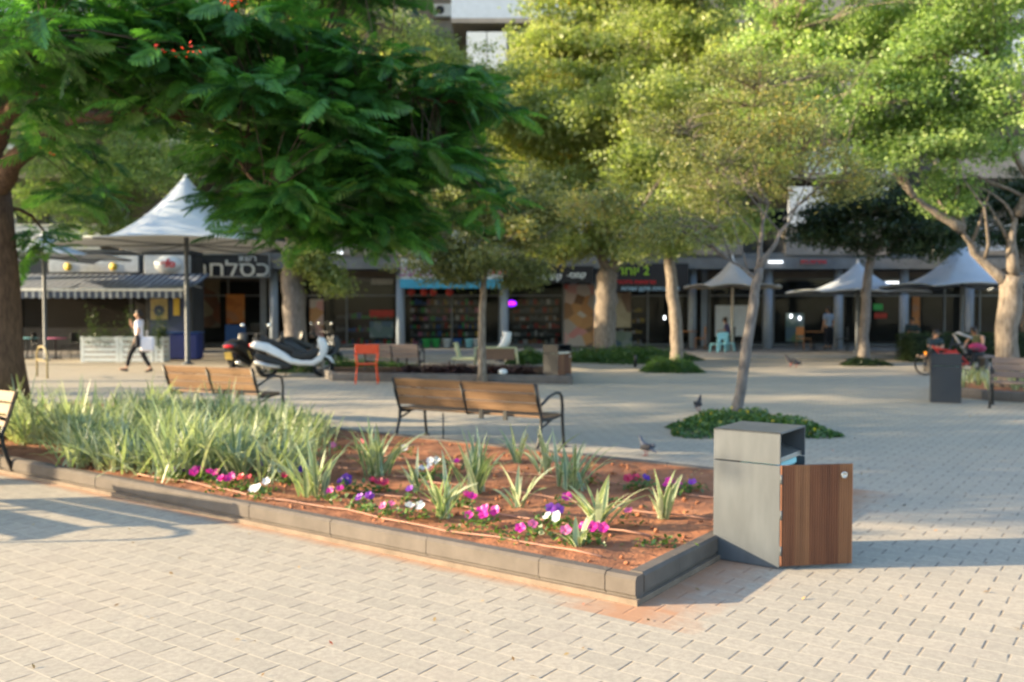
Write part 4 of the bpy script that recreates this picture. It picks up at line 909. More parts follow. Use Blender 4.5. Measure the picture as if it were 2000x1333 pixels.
# awning
def awning():
    m_, t, b, L = newmat('striped_awning'); tc = t.nodes.new('ShaderNodeTexCoord'); sx = t.nodes.new('ShaderNodeSeparateXYZ'); L.new(tc.outputs['Object'], sx.inputs[0])
    s = math_(t, 'GREATER_THAN', math_(t, 'FRACT', math_(t, 'MULTIPLY', sx.outputs[0], 1 / .235)), .70); L.new(mixc(t, s, (.055, .075, .13), (.38, .42, .48)), b.inputs['Base Color']); b.inputs['Roughness'].default_value = .8
    y0, y1 = CY - .1, 30.6; a = P(-100, 609, 31).x; c = P(364, 609, 30.8).x; zt, zf = 3.02, 2.38
    r = thing('awning', 'dark blue awning with thin white stripes and scalloped valance over the cafe', 'awning', ((a + c) / 2, y0, zt)); w = c - a
    m = MB(); nx = 30; vs = []; fs = []
    for j in range(5):
        for i in range(nx + 1): q = j / 4; vs.append((-w / 2 + w * i / nx, (y1 - y0) * q, (zf - zt) * q - .10 * math.sin(math.pi * q)))
    for j in range(4):
        for i in range(nx): fs.append([j * 31 + i, j * 31 + i + 1, (j + 1) * 31 + i + 1, (j + 1) * 31 + i])
    m.add(vs, fs, 0, True); o = m.build('fabric', m_, r, fix=False); sd = o.modifiers.new('s', 'SOLIDIFY'); sd.thickness = .008
    m = MB(); vs = []; fs = []; n = 240
    for i in range(n + 1): x = -w / 2 + w * i / n; vs += [(x, y1 - y0 - .03, zf - zt - .05), (x, y1 - y0 - .02, zf - zt - .24 - .05 * abs(math.sin(x * math.pi / .30)))]
    for i in range(n): fs.append([2 * i, 2 * i + 2, 2 * i + 3, 2 * i + 1])
    m.add(vs, fs); o = m.build('valance', m_, r, fix=False); sd = o.modifiers.new('s', 'SOLIDIFY'); sd.thickness = .006
    m = MB(); m.box((0, y1 - y0, zf - zt), (w, .08, .09), bev=.02); m.build('front_bar', M['white'], r)
    for x in (-w * .3, 0, w * .3, w * .46): m = MB(); m.tube([(x, 0, -.5), (x, (y1 - y0) * .5, -.42), (x, y1 - y0, zf - zt)], .02, 6); m.build('arm', M['white'], r)
awning()
def crate(px0, px1, label, Y=29.6, zt=None):
    a = P(px0, 609, Y).x; c = P(px1, 609, Y).x; w = c - a; h = .80; d = .55
    r = thing('planter_crate', label, 'planter', ((a + c) / 2, Y + d / 2, 0), group='white slatted planter crates')
    for sx in (-1, 1):
        for sy in (-1, 1): m = MB(); m.box((sx * (w / 2 - .05), sy * (d / 2 - .03), h / 2 + .02), (.10, .06, h + .03)); m.build('corner_post', M['white_wood'], r)
    for k in range(5):
        m = MB(); z = .09 + k * .165
        for s in (-1, 1): m.box((0, s * (d / 2 - .015), z), (w - .2, .025, .135)); m.box((s * (w / 2 - .015), 0, z), (.025, d - .12, .135))
        m.build('slat', M['white_wood'], r)
    m = MB(); m.box((0, 0, h * .45), (w - .1, d - .08, h * .8)); m.build('soil_box', M['soil'], r)
    rs = np.random.RandomState(int(px0)); C = rs.normal(size=(520, 3)) * [w * .28, .16, .16] + [0, 0, h + .08]; C2 = rs.normal(size=(200, 3)) * [.12, .12, .3] + [-w * .3, 0, h + .45]; C3 = rs.normal(size=(160, 3)) * [w * .25, .05, .14] + [0, -d / 2 - .02, h - .12]
    V, F = leaf_arrays(np.concatenate([C, C2, C3]), .10, .03, .5, rs); npmesh('plant', V, F, M['leaf_dark'], r, rs.uniform(.3, 1, 880))
crate(156, 231, 'white slatted planter crate leftmost, with trailing plants, before the roller shutter'); crate(232, 298, 'white slatted planter crate right of the first, behind the walking person'); crate(300, 318, 'narrow white slatted crate at the right end of the crates')
def cooler():
    r = thing('covered_cooler', 'blue cloth covered counter beside the umbrella pole', 'counter', XY(356, 31.2)); M['blue_cloth'] = simple('blue_cloth', (.015, .03, .16), .7)
    m = MB(); m.box((0, 0, .47), (1.25, .6, .90), bev=.05); m.build('cloth', M['blue_cloth'], r); m = MB(); m.box((0, 0, .03), (1.1, .5, .06)); m.build('base', M['blackp'], r)
    m = MB(); m.box((0, 0, .94), (1.3, .65, .03), bev=.01); m.build('top', M['g_blue'], r)
cooler()
def cafe_table(label, p, mat='darkgrey', h=.74):
    r = thing('cafe_table', label, 'table', p, group='cafe tables'); m = MB(); m.lathe((0, 0, 0), [(.36, h - .03), (.37, h - .02), (.37, h)], 18); m.build('tabletop', M[mat], r)
    m = MB(); m.lathe((0, 0, 0), [(.22, 0), (.22, .02), (.03, .04), (.03, h - .03)], 12); m.build('pedestal', M['blackp'], r)
def cafe_chair(label, p, rz, mat='blackp'):
    r = thing('cafe_chair', label, 'chair', p, rz, group='dark cafe chairs'); m = MB(); m.box((0, 0, .45), (.42, .42, .04), bev=.01); m.build('seat', M[mat], r)
    m = MB(); m.box((0, -.2, .75), (.40, .03, .32), bev=.01); m.build('backrest', M[mat], r)
    for sx in (-1, 1):
        for sy in (-1, 1): m = MB(); m.tube([(sx * .18, sy * .18, .9 if sy < 0 else .44), (sx * .2, sy * .2, 0)], .014, 6); m.build('leg', M[mat], r)
cafe_table('pale topped cafe table in the dark cafe front at the far left', XY(52, 31.8), 'cyan'); cafe_table('dark cafe table in front of the roller shutter', XY(108, 31.6), 'g_pink')
cafe_chair('dark cafe chair left of the dark table under the awning', XY(78, 31.8), R(-80)); cafe_chair('dark cafe chair right of the dark table under the awning', XY(135, 31.9), R(80))
cafe_table('dark cafe table under the arcade left of the blue chairs', XY(1345, 36.3) + Vector((0, 0, PZ)), 'g_brown'); cafe_chair('wooden toned chair left of the blue chairs under the arcade', XY(1368, 36.2) + Vector((0, 0, PZ)), R(70), 'g_brown')
cafe_table('brown cafe table by the standing man', XY(1590, 35.6) + Vector((0, 0, PZ)), 'g_brown'); cafe_chair('brown chair left of the standing man', XY(1570, 35.7) + Vector((0, 0, PZ)), R(-60), 'g_brown'); cafe_chair('dark chair right of the standing man', XY(1645, 35.5) + Vector((0, 0, PZ)), R(60))

# ================================================================== PEOPLE
def skin_chain(name, verts, edges, mat, parent, root=0, sub=1, smooth=True):
    """verts: list of (co, radius or (rx, ry))"""
    me = bpy.data.meshes.new(name); me.from_pydata([v[0] for v in verts], edges, []); o = bpy.data.objects.new(name, me); COL.objects.link(o); o.parent = parent
    md = o.modifiers.new('skin', 'SKIN'); md.use_smooth_shade = True
    for i, v in enumerate(verts):
        r_ = v[1] if hasattr(v[1], '__len__') else (v[1], v[1]); me.skin_vertices[0].data[i].radius = r_
    me.skin_vertices[0].data[root].use_root = True
    s = o.modifiers.new('sub', 'SUBSURF'); s.levels = sub; s.render_levels = sub
    me.materials.append(mat); return o
def person(label, loc, rz, J, clothes, group=None, hairlen=.0, sc=1.0, face=(0, 1)):
    """J: joints in metres, local (x right, y forward, z up)"""
    r = thing('person', label, 'person', loc, rz, group, sc); V = []; E_ = []; idx = {}
    def v(k, co, rad, par=None):
        idx[k] = len(V); V.append((tuple(co), rad));
        if par is not None: E_.append((idx[par], idx[k]))
    g = lambda k: Vector(J[k])
    pel, che, nek, hd = g('pelvis'), g('chest'), g('neck'), g('head')
    v('pel', pel, (.125, .10)); v('wst', pel.lerp(che, .45), (.105, .085), 'pel'); v('che', che, (.125, .095), 'wst')
    v('ubk', che.lerp(nek, .6), (.10, .08), 'che'); v('nek', nek, .047, 'ubk'); v('n2', nek.lerp(hd, .35), .046, 'nek')
    up = (hd - nek).normalized(); fw = Vector((face[0], face[1], 0)).normalized()
    v('jaw', nek.lerp(hd, .62) + fw * .018, (.058, .066), 'n2'); v('hd', hd, (.073, .088), 'jaw'); v('crn', hd + up * .075, (.055, .065), 'hd')
    v('nose', hd - up * .02 + fw * .105, .012, 'jaw')
    for s in ('l', 'r'):
        sh, el, wr, ha = g('sh_' + s), g('el_' + s), g('wr_' + s), g('ha_' + s)
        v('sh' + s, sh, .056, 'ubk'); v('ua' + s, sh.lerp(el, .5), .045, 'sh' + s); v('el' + s, el, .037, 'ua' + s); v('fa' + s, el.lerp(wr, .45), .036, 'el' + s); v('wr' + s, wr, .024, 'fa' + s)
        d = (ha - wr).normalized(); side = d.cross(Vector((0, 1, 0.2))); side = side.normalized() if side.length > .1 else Vector((1, 0, 0)); pm = wr + d * .055
        v('pm' + s, pm, (.036, .018), 'wr' + s)
        for k, (o_, ln) in enumerate(((-.027, .070), (-.009, .080), (.009, .075), (.027, .058))):
            cu = side.cross(d) * (.018 if k else .014); v(f'f{k}' + s, pm + d * (.02 + ln * .5) + side * o_, .0085, 'pm' + s); v(f'g{k}' + s, pm + d * (.02 + ln) + side * o_ * .9 + cu, .007, f'f{k}' + s)
        v('t1' + s, pm - d * .025 - side * .04, .010, 'pm' + s); v('t2' + s, pm + d * .018 - side * .058, .008, 't1' + s)
        hp, kn, an, to = g('hp_' + s), g('kn_' + s), g('an_' + s), g('to_' + s)
        v('hp' + s, hp, .085, 'pel'); v('th' + s, hp.lerp(kn, .5), .070, 'hp' + s); v('kn' + s, kn, .052, 'th' + s); v('ca' + s, kn.lerp(an, .35), .052, 'kn' + s); v('an' + s, an, .034, 'ca' + s); v('ba' + s, an.lerp(to, .65), .034, 'an' + s); v('to' + s, to, .024, 'ba' + s)
    skin_chain('body', V, E_, M['skin'], r)
    # hair
    hb = MB(); hb.ball(hd + up * .035 - fw * .028, (.088, .098, .095), 12); hb.ball(hd - fw * .05 - up * .02, (.078, .06, .09), 10)
    if hairlen: hb.ball(hd - fw * .10 - up * .03, (.045, .055, .06), 10)
    hb.build('hair', M['hair'], r)
    for s_ in (-1, 1):
        sd = up.cross(fw).normalized(); e = MB(); e.ball(hd + fw * .082 + sd * s_ * .030 + up * .008, .010, 8); e.build('eye', M['blackp'], r)
        e = MB(); e.ball(hd + sd * s_ * .078 - up * .01, (.012, .022, .030), 8); e.build('ear', M['skin'], r)
    e = MB(); e.ball(hd + fw * .083 - up * .058, (.024, .010, .008), 8); e.build('mouth', M['pink'], r)
    # clothes: skins a little larger than the body over the same joints
    top, bot, shoe, sleeve = clothes
    if top:
        V2 = []; E2 = []; ix = {}
        def w(k, co, rad, par=None): 
            ix[k] = len(V2); V2.append((tuple(co), rad))
            if par is not None: E2.append((ix[par], ix[k]))
        w('a', pel - Vector((0, 0, .07)), (.165, .13)); w('b', pel.lerp(che, .45), (.15, .12), 'a'); w('c', che, (.155, .122), 'b'); w('d', che.lerp(nek, .6), (.125, .10), 'c'); w('e', nek - up * .02, .066, 'd')
        for s in ('l', 'r'):
            sh, el, wr = g('sh_' + s), g('el_' + s), g('wr_' + s); w('s' + s, sh, .075, 'd')
            if sleeve > 0: w('u' + s, sh.lerp(el, min(1, sleeve)), .068, 's' + s)
            if sleeve > 1: w('f' + s, el.lerp(wr, sleeve - 1), .048, 'u' + s)
        skin_chain('shirt', V2, E2, M[top], r)
    if bot:
        V2 = []; E2 = []; ix = {}
        def w(k, co, rad, par=None):
            ix[k] = len(V2); V2.append((tuple(co), rad))
            if par is not None: E2.append((ix[par], ix[k]))
        w('a', pel + Vector((0, 0, .06)), (.135, .11)); w('b', pel - Vector((0, 0, .02)), (.15, .12), 'a')
        for s in ('l', 'r'):
            hp, kn, an = g('hp_' + s), g('kn_' + s), g('an_' + s); w('h' + s, hp, .10, 'b'); w('t' + s, hp.lerp(kn, .5), .088, 'h' + s); w('k' + s, kn, .072, 't' + s); w('n' + s, kn.lerp(an, .88), .058, 'k' + s)
        skin_chain('trousers', V2, E2, M[bot], r)
    for s in ('l', 'r'):
        an, to = g('an_' + s), g('to_' + s); b_ = an - Vector((0, 0, .045)); d = (to - b_); d = d.normalized()
        skin_chain('shoe', [(tuple(b_ - d * .06), (.036, .036)), (tuple(b_ + d * .04), (.042, .042)), (tuple(b_ + d * .13), (.040, .030)), (tuple(b_ + d * .18), (.030, .022))], [(0, 1), (1, 2), (2, 3)], M[shoe], r)
    return r
STAND = dict(pelvis=(0, 0, .93), chest=(0, .01, 1.22), neck=(0, .0, 1.43), head=(0, .03, 1.585),
             sh_l=(-.18, 0, 1.37), el_l=(-.23, -.03, 1.10), wr_l=(-.22, .06, .87), ha_l=(-.21, .09, .78), sh_r=(.18, 0, 1.37), el_r=(.23, -.03, 1.10), wr_r=(.22, .06, .87), ha_r=(.21, .09, .78),
             hp_l=(-.095, 0, .88), kn_l=(-.10, .03, .49), an_l=(-.11, -.01, .09), to_l=(-.12, .17, .03), hp_r=(.095, 0, .88), kn_r=(.10, .03, .49), an_r=(.11, -.01, .09), to_r=(.12, .17, .03))
walk = dict(STAND); walk.update(hp_l=(-.09, .02, .88), kn_l=(-.08, .22, .52), an_l=(-.07, .33, .12), to_l=(-.07, .52, .10), hp_r=(.09, -.02, .88), kn_r=(.09, -.05, .49), an_r=(.08, -.27, .11), to_r=(.08, -.12, .03),
            el_r=(.22, .10, 1.12), wr_r=(.12, .26, 1.30), ha_r=(.09, .25, 1.40), el_l=(-.26, -.06, 1.12), wr_l=(-.22, .06, .90), ha_l=(-.20, .10, .82))
wp = person('person walking left in a white shirt and black trousers, hand raised to the face', XY(272, 24.6), R(97), walk, ('shirt_white', 'trousers', 'blackp', .75), hairlen=1)
def bag(label, loc, mat, d=(.10, .34, .36), name='shoulder_bag'):
    r = thing(name, label, 'bag', loc); m = MB(); m.box((0, 0, 0), d, bev=.05); m.build('body', M[mat], r); m = MB(); m.tube([(0, -d[1] * .35, d[2] * .45), (0, -.04, d[2] * .9), (0, .04, d[2] * .9), (0, d[1] * .35, d[2] * .45)], .008, 6); m.build('strap', M[mat], r)
bag('white cloth bag hanging at the hip of the walking person', XY(287, 24.35) + Vector((0, 0, .78)), 'shirt_white', (.38, .12, .40))
bag('dark pouch carried in front by the walking person', XY(268, 24.3) + Vector((0, 0, .86)), 'trousers', (.14, .10, .34))
person('man standing in a blue grey shirt under the arcade, seen by the right columns', XY(1618, 36.4) + Vector((0, 0, PZ)), R(20), STAND, ('shirt_blue', 'trousers', 'blackp', .8))
SIT = dict(pelvis=(0, 0, .53), chest=(0, .06, .83), neck=(0, .12, 1.03), head=(0, .17, 1.17), sh_l=(-.18, .10, .97), el_l=(-.24, .18, .74), wr_l=(-.12, .38, .72), ha_l=(-.06, .44, .72), sh_r=(.18, .10, .97), el_r=(.24, .18, .74), wr_r=(.12, .38, .72), ha_r=(.06, .44, .72),
           hp_l=(-.10, .02, .51), kn_l=(-.13, .44, .50), an_l=(-.13, .48, .10), to_l=(-.14, .66, .03), hp_r=(.10, .02, .51), kn_r=(.13, .44, .50), an_r=(.13, .48, .10), to_r=(.14, .66, .03))
person('person seated in a plum shirt behind the pole of the small beige umbrella', XY(1424, 36.6) + Vector((0, 0, PZ)), R(80), SIT, ('shirt_plum', 'trousers', 'blackp', .8))
cafe_chair('dark chair under the person in the plum shirt', XY(1425, 36.6) + Vector((0, 0, PZ)), R(80))
sw = dict(SIT); sw.update(head=(0, .24, 1.13), neck=(0, .15, 1.03), el_r=(.30, .10, .78), wr_r=(.20, .34, .68), ha_r=(.14, .42, .66), kn_l=(-.16, .46, .52), kn_r=(.10, .46, .52))
person('adult sitting bent forward in an olive sleeveless top with a pink bundle', XY(1912, 24.9), R(120), sw, ('top_green', 'trousers', 'blackp', 0), hairlen=1)
def slab_bench(label, c, w, rz=0):
    r = thing('slab_bench', label, 'bench', c, rz, group='slab seats'); m = MB(); m.box((0, 0, .42), (w, .42, .07), bev=.01); m.build('seat', M['bench_wood_grey'], r)
    for s in (-1, 1): m = MB(); m.box((s * w * .38, 0, .19), (.10, .36, .38)); m.build('leg', M['concrete_dark'], r)
slab_bench('low slab seat under the adult and child by the hedge', XY(1868, 25.05), 2.0)
m = MB(); m.ball((0, 0, 0), (.22, .14, .11), 14); m.ball((.12, .04, -.04), (.16, .12, .10), 12); tag(m.build('cloth_bundle', M['pink'], loc=XY(1908, 24.55) + Vector((0, 0, .70))), 'pink cloth bundle on the lap of the seated adult', 'cloth')
child = {k: tuple(Vector(v_) * .80 + Vector((0, 0, .10))) for k, v_ in SIT.items()}
for k in ('an_l', 'an_r', 'to_l', 'to_r'): child[k] = (child[k][0], child[k][1], child[k][2] - .04)
person('child in a dark teal shirt sitting left of the adult behind the red bicycle', XY(1824, 25.0), R(178), child, ('shirt_dark', 'trousers', 'blackp', .8))
person('person in dark clothes behind the hedge with only the face showing', XY(1780, 35) + Vector((0, 0, PZ)), R(170), {k: tuple(Vector(v_) + Vector((0, 0, .0))) for k, v_ in SIT.items()}, ('shirt_dark', 'trousers', 'blackp', 1.5))
cafe_chair('dark chair of the person behind the hedge', XY(1780, 35) + Vector((0, 0, PZ)), R(170))

# ================================================================== SCOOTERS AND BICYCLE
def wheel(parent, c, rad, wd, name='wheel', rim='steel', spoked=False):
    m = MB(); pr = [(rad - .07 * (wd > .08) - .03, -wd / 2), (rad - .02, -wd / 2), (rad, -wd / 5), (rad, wd / 5), (rad - .02, wd / 2), (rad - .07 * (wd > .08) - .03, wd / 2)]
    n = 28; vs = []; fs = []
    for r_, z_ in pr:
        for k in range(n): q = 2 * math.pi * k / n; vs.append((c[0] + r_ * math.cos(q), c[1] + z_, c[2] + r_ * math.sin(q)))
    L6 = len(pr)
    for i in range(L6):
        for k in range(n): fs.append([i * n + k, i * n + (k + 1) % n, ((i + 1) % L6) * n + (k + 1) % n, ((i + 1) % L6) * n + k])
    m.add(vs, fs, 0, True); w = m.build(name, M['rubber'], parent)
    m = MB(); ri = pr[0][0] + .005
    ring = [(c[0] + ri * math.cos(q), c[1], c[2] + ri * math.sin(q)) for q in [2 * math.pi * k / 28 for k in range(29)]]; m.tube(ring, .014, 6, cap=False)
    for k in range(16 if spoked else 5):
        q = 2 * math.pi * k / (16 if spoked else 5); m.tube([c, (c[0] + ri * math.cos(q), c[1], c[2] + ri * math.sin(q))], .0025 if spoked else .022, 4)
    m.lathe(c, [(.05, -wd / 2 + .01), (.05, wd / 2 - .01)], 12, axis='Y'); m.build('rim', M[rim], w)
def scooter(label, loc, rz, body='white', sc=1.0, box=False):
    """local +x forward"""
    r = thing('motor_scooter', label, 'scooter', loc, rz, group='parked scooters', scale=sc); M.setdefault('mirror', simple('mirror_glass', (.8, .85, .9), .03, 1.0))
    wheel(r, (.72, 0, .26), .27, .12); wheel(r, (-.62, 0, .26), .27, .14)
    def lens(poly, w0, w1, mt, name):      # a rounded shell: the outline, wide in the middle and narrow at the flanks
        m = MB(); cx = sum(p[0] for p in poly) / len(poly); cz = sum(p[1] for p in poly) / len(poly); n = len(poly); vs = []
        for y, s in ((-w1, .86), (-w0, 1), (w0, 1), (w1, .86)):
            for p in poly: vs.append((cx + (p[0] - cx) * s, y, cz + (p[1] - cz) * s))
        fs = [list(range(n)), [3 * n + k for k in range(n)][::-1]]
        for i in range(3):
            for k in range(n): fs.append([i * n + k, (i + 1) * n + k, (i + 1) * n + (k + 1) % n, i * n + (k + 1) % n])
        m.add(vs, fs, 0, True); o = m.build(name, M[mt], r); bv = o.modifiers.new('b', 'BEVEL'); bv.width = .012; bv.segments = 2; return o
    lens([(-1.02, .80), (-.92, .90), (-.60, .86), (-.20, .62), (.05, .42), (.10, .34), (-.05, .33), (-.35, .50), (-.70, .66), (-.95, .74)], .17, .21, body, 'rear_fairing')
    lens([(-.12, .36), (.10, .30), (.50, .28), (.70, .40), (.83, .62), (.84, .80), (.76, .96), (.62, 1.00), (.60, .92), (.68, .72), (.62, .52), (.45, .40), (.15, .40), (-.08, .46)], .15, .20, body, 'front_fairing')
    lens([(-.10, .42), (.14, .40), (.44, .41), (.60, .54), (.64, .72), (.50, .74), (.30, .60), (-.05, .66)], .12, .17, 'blackp', 'footwell')
    lens([(-.86, .64), (-.35, .46), (0, .30), (-.05, .20), (-.45, .18), (-.85, .34), (-.95, .52)], .10, .14, 'blackp', 'engine_cover')
    lens([(-.92, .92), (-.60, .98), (-.35, .88), (.02, .74), (.10, .62), (.0, .58), (-.28, .66), (-.60, .86)], .13, .17, 'blackp', 'seat')
    lens([(-.34, .88), (-.28, 1.12), (-.22, 1.13), (-.20, .84)], .10, .12, 'blackp', 'passenger_backrest')
    m = MB(); m.tube([(.60, 0, .95), (.48, 0, 1.08)], .04, 8); m.tube([(.40, -.34, 1.06), (.46, -.16, 1.10), (.48, 0, 1.08), (.46, .16, 1.10), (.40, .34, 1.06)], .017, 7); m.build('handlebar', M['blackp'], r)
    m = MB(); vs = []; fs = []
    for j in range(5):
        for i in range(7): y = (-.22 + .44 * i / 6) * (1 - .12 * j / 4); vs.append((.70 - .22 * j / 4 - .35 * y * y * 4 * .3, y, .98 + .40 * j / 4))
    for j in range(4):
        for i in range(6): fs.append([j * 7 + i, j * 7 + i + 1, j * 7 + i + 8, j * 7 + i + 7])
    m.add(vs, fs, 0, True); o = m.build('windscreen', M['glass'], r, fix=False); sd = o.modifiers.new('s', 'SOLIDIFY'); sd.thickness = .006
    for s in (-1, 1):
        m = MB(); m.tube([(.52, s * .20, 1.08), (.50, s * .30, 1.24), (.46, s * .36, 1.30)], .008, 6); m.build('mirror_stalk', M['blackp'], r)
        m = MB(); m.ball((.45, s * .39, 1.32), (.025, .075, .05), 12); o = m.build('mirror', M['blackp'], r); m = MB(); m.ball((.43, s * .39, 1.32), (.012, .062, .040), 12); m.build('mirror_glass', M['mirror'], o)
    M.setdefault('tail_red', simple('red_lens', (.5, .01, .02), .2)); M.setdefault('plate', simple('yellow_plate', (.60, .42, .10), .5))
    m = MB(); m.ball((-1.0, 0, .80), (.05, .15, .045), 10); m.build('tail_lamp', M['tail_red'], r)
    m = MB(); m.box((-1.02, 0, .56), (.015, .20, .20), Matrix.Rotation(R(-24), 3, 'Y')); m.build('number_plate', M['plate'], r)
    m = MB(); m.tube([(-.30, -.17, .26), (-.60, -.20, .30), (-.92, -.20, .40)], [.04, .055, .06], 10); m.build('exhaust', M['steel'], r)
    lens([(.44, .34), (.52, .50), (.72, .58), (.92, .50), (1.0, .34), (.96, .34), (.86, .46), (.72, .52), (.56, .46), (.48, .34)], .07, .08, body, 'front_mudguard')
    m = MB(); m.tube([(.60, -.07, .80), (.72, -.07, .26)], .022, 6); m.tube([(.60, .07, .80), (.72, .07, .26)], .022, 6); m.build('fork', M['steel'], r)
    m = MB(); m.tube([(-.1, .14, .26), (-.2, .22, 0)], .014, 6); m.build('kickstand', M['blackp'], r)
    if box:
        m = MB(); m.box((-.98, 0, 1.08), (.42, .46, .30), bev=.08); m.build('top_case', M['blackp'], r)
        m = MB(); m.ball((-1.19, 0, 1.02), (.02, .18, .04), 10); m.build('reflector', M['tail_red'], r)
    return r
scooter('white and black maxi scooter parked side on with a yellow number plate', XY(572, 22.9), R(14), sc=1.02)
scooter('black scooter with a red tail lamp, half hidden behind the wooden bench', XY(484, 23.6), R(78), body='blackp', sc=.98)
scooter('dark scooter with a pale windscreen behind the white scooter', XY(606, 25.2), R(38), body='darkgrey')

def bicycle():
    r = thing('bicycle', 'red electric bicycle with an orange front lamp leaning by the seated pair', 'bicycle', XY(1852, 23.6), R(184))
    M['red_paint'] = simple('red_paint', (.45, .03, .02), .4); M['white_bar'] = simple('pale_bar', (.32, .31, .30), .4)
    wheel(r, (.60, 0, .29), .29, .055, rim='darkgrey', spoked=True); wheel(r, (-.58, 0, .29), .29, .055, rim='darkgrey', spoked=True)
    m = MB()
    for a, b in (((.42, 0, .78), (.05, 0, .36)), ((.40, 0, .72), (-.22, 0, .60)), ((-.22, 0, .66), (.02, 0, .30)), ((.02, 0, .30), (-.58, 0, .29)), ((-.22, 0, .62), (-.58, 0, .29))): m.tube([a, b], .026, 8)
    m.build('frame', M['red_paint'], r)
    m = MB(); m.tube([(.44, 0, .92), (.60, 0, .29)], .022, 8); m.build('fork', M['blackp'], r)
    m = MB(); m.tube([(.44, 0, .9), (.40, 0, 1.05)], .018, 7); m.tube([(.30, -.30, 1.08), (.38, -.12, 1.07), (.40, 0, 1.05), (.38, .12, 1.07), (.30, .30, 1.08)], .014, 6); m.build('handlebar', M['blackp'], r)
    m = MB(); m.box((-.26, 0, .80), (.30, .16, .06), bev=.025); m.tube([(-.25, 0, .78), (-.20, 0, .62)], .018, 6); m.build('saddle', M['blackp'], r)
    m = MB(); m.box((-.05, 0, .56), (.40, .10, .13), Matrix.Rotation(R(12), 3, 'Y'), bev=.03); m.build('battery', M['red_paint'], r)
    m = MB(); m.box((-.62, 0, .68), (.40, .16, .03)); m.build('rack', M['blackp'], r)
    M['amber'] = simple('amber_lamp', (.9, .3, .02), .3, emis=(1, .32, .02), es=1.4); m = MB(); m.ball((.58, -.04, .56), (.04, .04, .04), 12); m.build('lamp', M['amber'], r)
    m = MB(); m.lathe((.02, 0, .30), [(.09, -.05), (.09, .05)], 16, axis='Y'); m.tube([(.02, -.07, .30), (.14, -.09, .22)], .01, 5); m.tube([(.02, .07, .30), (-.10, .09, .38)], .01, 5); m.build('crank', M['darkgrey'], r)
bicycle()
def scoot():
    r = thing('kick_scooter', 'black and pale folding kick scooter in front of the seated adult', 'kick scooter', XY(1866, 23.9), R(172))
    m = MB(); m.tube([(-.42, 0, .95), (-.05, 0, 1.10), (.05, 0, 1.06), (-.28, 0, .55)], .035, 8); m.build('handle_tube', M['white_bar'], r)
    m = MB(); m.tube([(.02, 0, 1.05), (.30, 0, .14)], .028, 8); m.box((-.15, 0, .12), (.72, .14, .05), bev=.02); m.build('deck', M['blackp'], r)
    wheel(r, (.34, 0, .10), .10, .04, rim='darkgrey'); wheel(r, (-.52, 0, .10), .10, .04, rim='darkgrey')
scoot()

# ================================================================== PIGEONS
def pigeon(label, loc, rz, tilt=0, mat='pg_body', sc=1.0):
    if 'pg_body' not in M: M['pg_body'] = simple('grey_feathers', (.10, .11, .14), .7); M['pg_dark'] = simple('dark_feathers', (.03, .03, .04), .6); M['pg_leg'] = simple('red_leg', (.30, .06, .05), .6)
    r = thing('pigeon', label, 'pigeon', loc, rz, group='pigeons on the paving', scale=sc)
    V = [((0, 0, .13), (.050, .058)), ((.055, 0, .16), (.052, .056)), ((.095, 0, .205), (.032, .034)), ((.115, 0, .255), (.024, .026)), ((.125, 0, .275), (.024, .025)), ((.155, 0, .270), .010), ((.172, 0, .262), .004), ((-.07, 0, .115), (.040, .040)), ((-.13, 0, .095), (.032, .014)), ((-.21, 0, .075), (.036, .008))]
    b = skin_chain('body', V, [(0, 1), (1, 2), (2, 3), (3, 4), (4, 5), (5, 6), (0, 7), (7, 8), (8, 9)], M[mat], r)
    for s in (-1, 1):
        m = MB(); m.ball((-.03, s * .048, .138), (.115, .014, .042), 12, rot=Matrix.Rotation(R(14), 3, 'Y')); m.build('wing', M['pg_dark' if s > 0 else mat], r)
        m = MB(); m.tube([(.005, s * .022, .09), (.0, s * .024, .04), (.01, s * .024, .006)], [.009, .005, .004], 6)
        for a in (-.5, 0, .5): m.tube([(.01, s * .024, .006), (.045, s * .024 + a * .03, .004)], .003, 4)
        m.tube([(.01, s * .024, .006), (-.02, s * .024, .004)], .003, 4); m.build('leg', M['pg_leg'], r)
pigeon('grey pigeon walking left between the bench and the litter bin', G(1262, 891), R(128), sc=.78)
pigeon('dark upright pigeon near the leaning tree', G(1364, 803), R(62), mat='pg_dark', sc=.9)
pigeon('dark pigeon feeding near the right umbrellas', G(1545, 717), R(175), mat='pg_dark', sc=1.25)
pigeon('second dark pigeon beside the feeding one', G(1556, 718), R(200), mat='pg_dark', sc=1.0)

M['yellow_bloom'] = flat_leaf('yellow_bloom', (.75, .60, .05))
# ================================================================== BEDS, HEDGE, GROUND COVER
mound('ground_cover', 'low dark green bed with small yellow flowers around the foot of the leaning tree', 'ground cover', (XY(1458, 12.7).x, 12.75), 1.10, 1.2, .21, 5200, 'cover', .07, .045, seed=3, flowers='yellow_bloom')
mound('ground_cover', 'tuft of bright green grass around the pale trunk', 'ground cover', (XY(1314, 25).x, 25.0), .80, .8, .36, 5000, 'cover', .16, .02, seed=4)
mound('ground_cover', 'broad green ground cover around the old forked trunk', 'ground cover', (XY(1215, 30.2).x, 30.4), 2.6, 1.7, .42, 14000, 'cover', .10, .05, seed=6)
mound('ground_cover', 'light green low plants left of the middle litter bin', 'ground cover', (XY(1035, 29).x, 29), .85, .9, .38, 4200, 'cover', .10, .05, seed=8)
mound('ground_cover', 'small dark plants at the foot of the dark crowned tree', 'ground cover', (XY(1688, 28).x, 28), .75, .7, .20, 3000, 'leaf_dark', .09, .04, seed=9)
mound('ground_cover', 'pale green strip of plants behind the weathered bench', 'ground cover', (XY(700, 24.8).x, 24.8), 2.2, .6, .35, 6000, 'cover', .12, .03, seed=11)
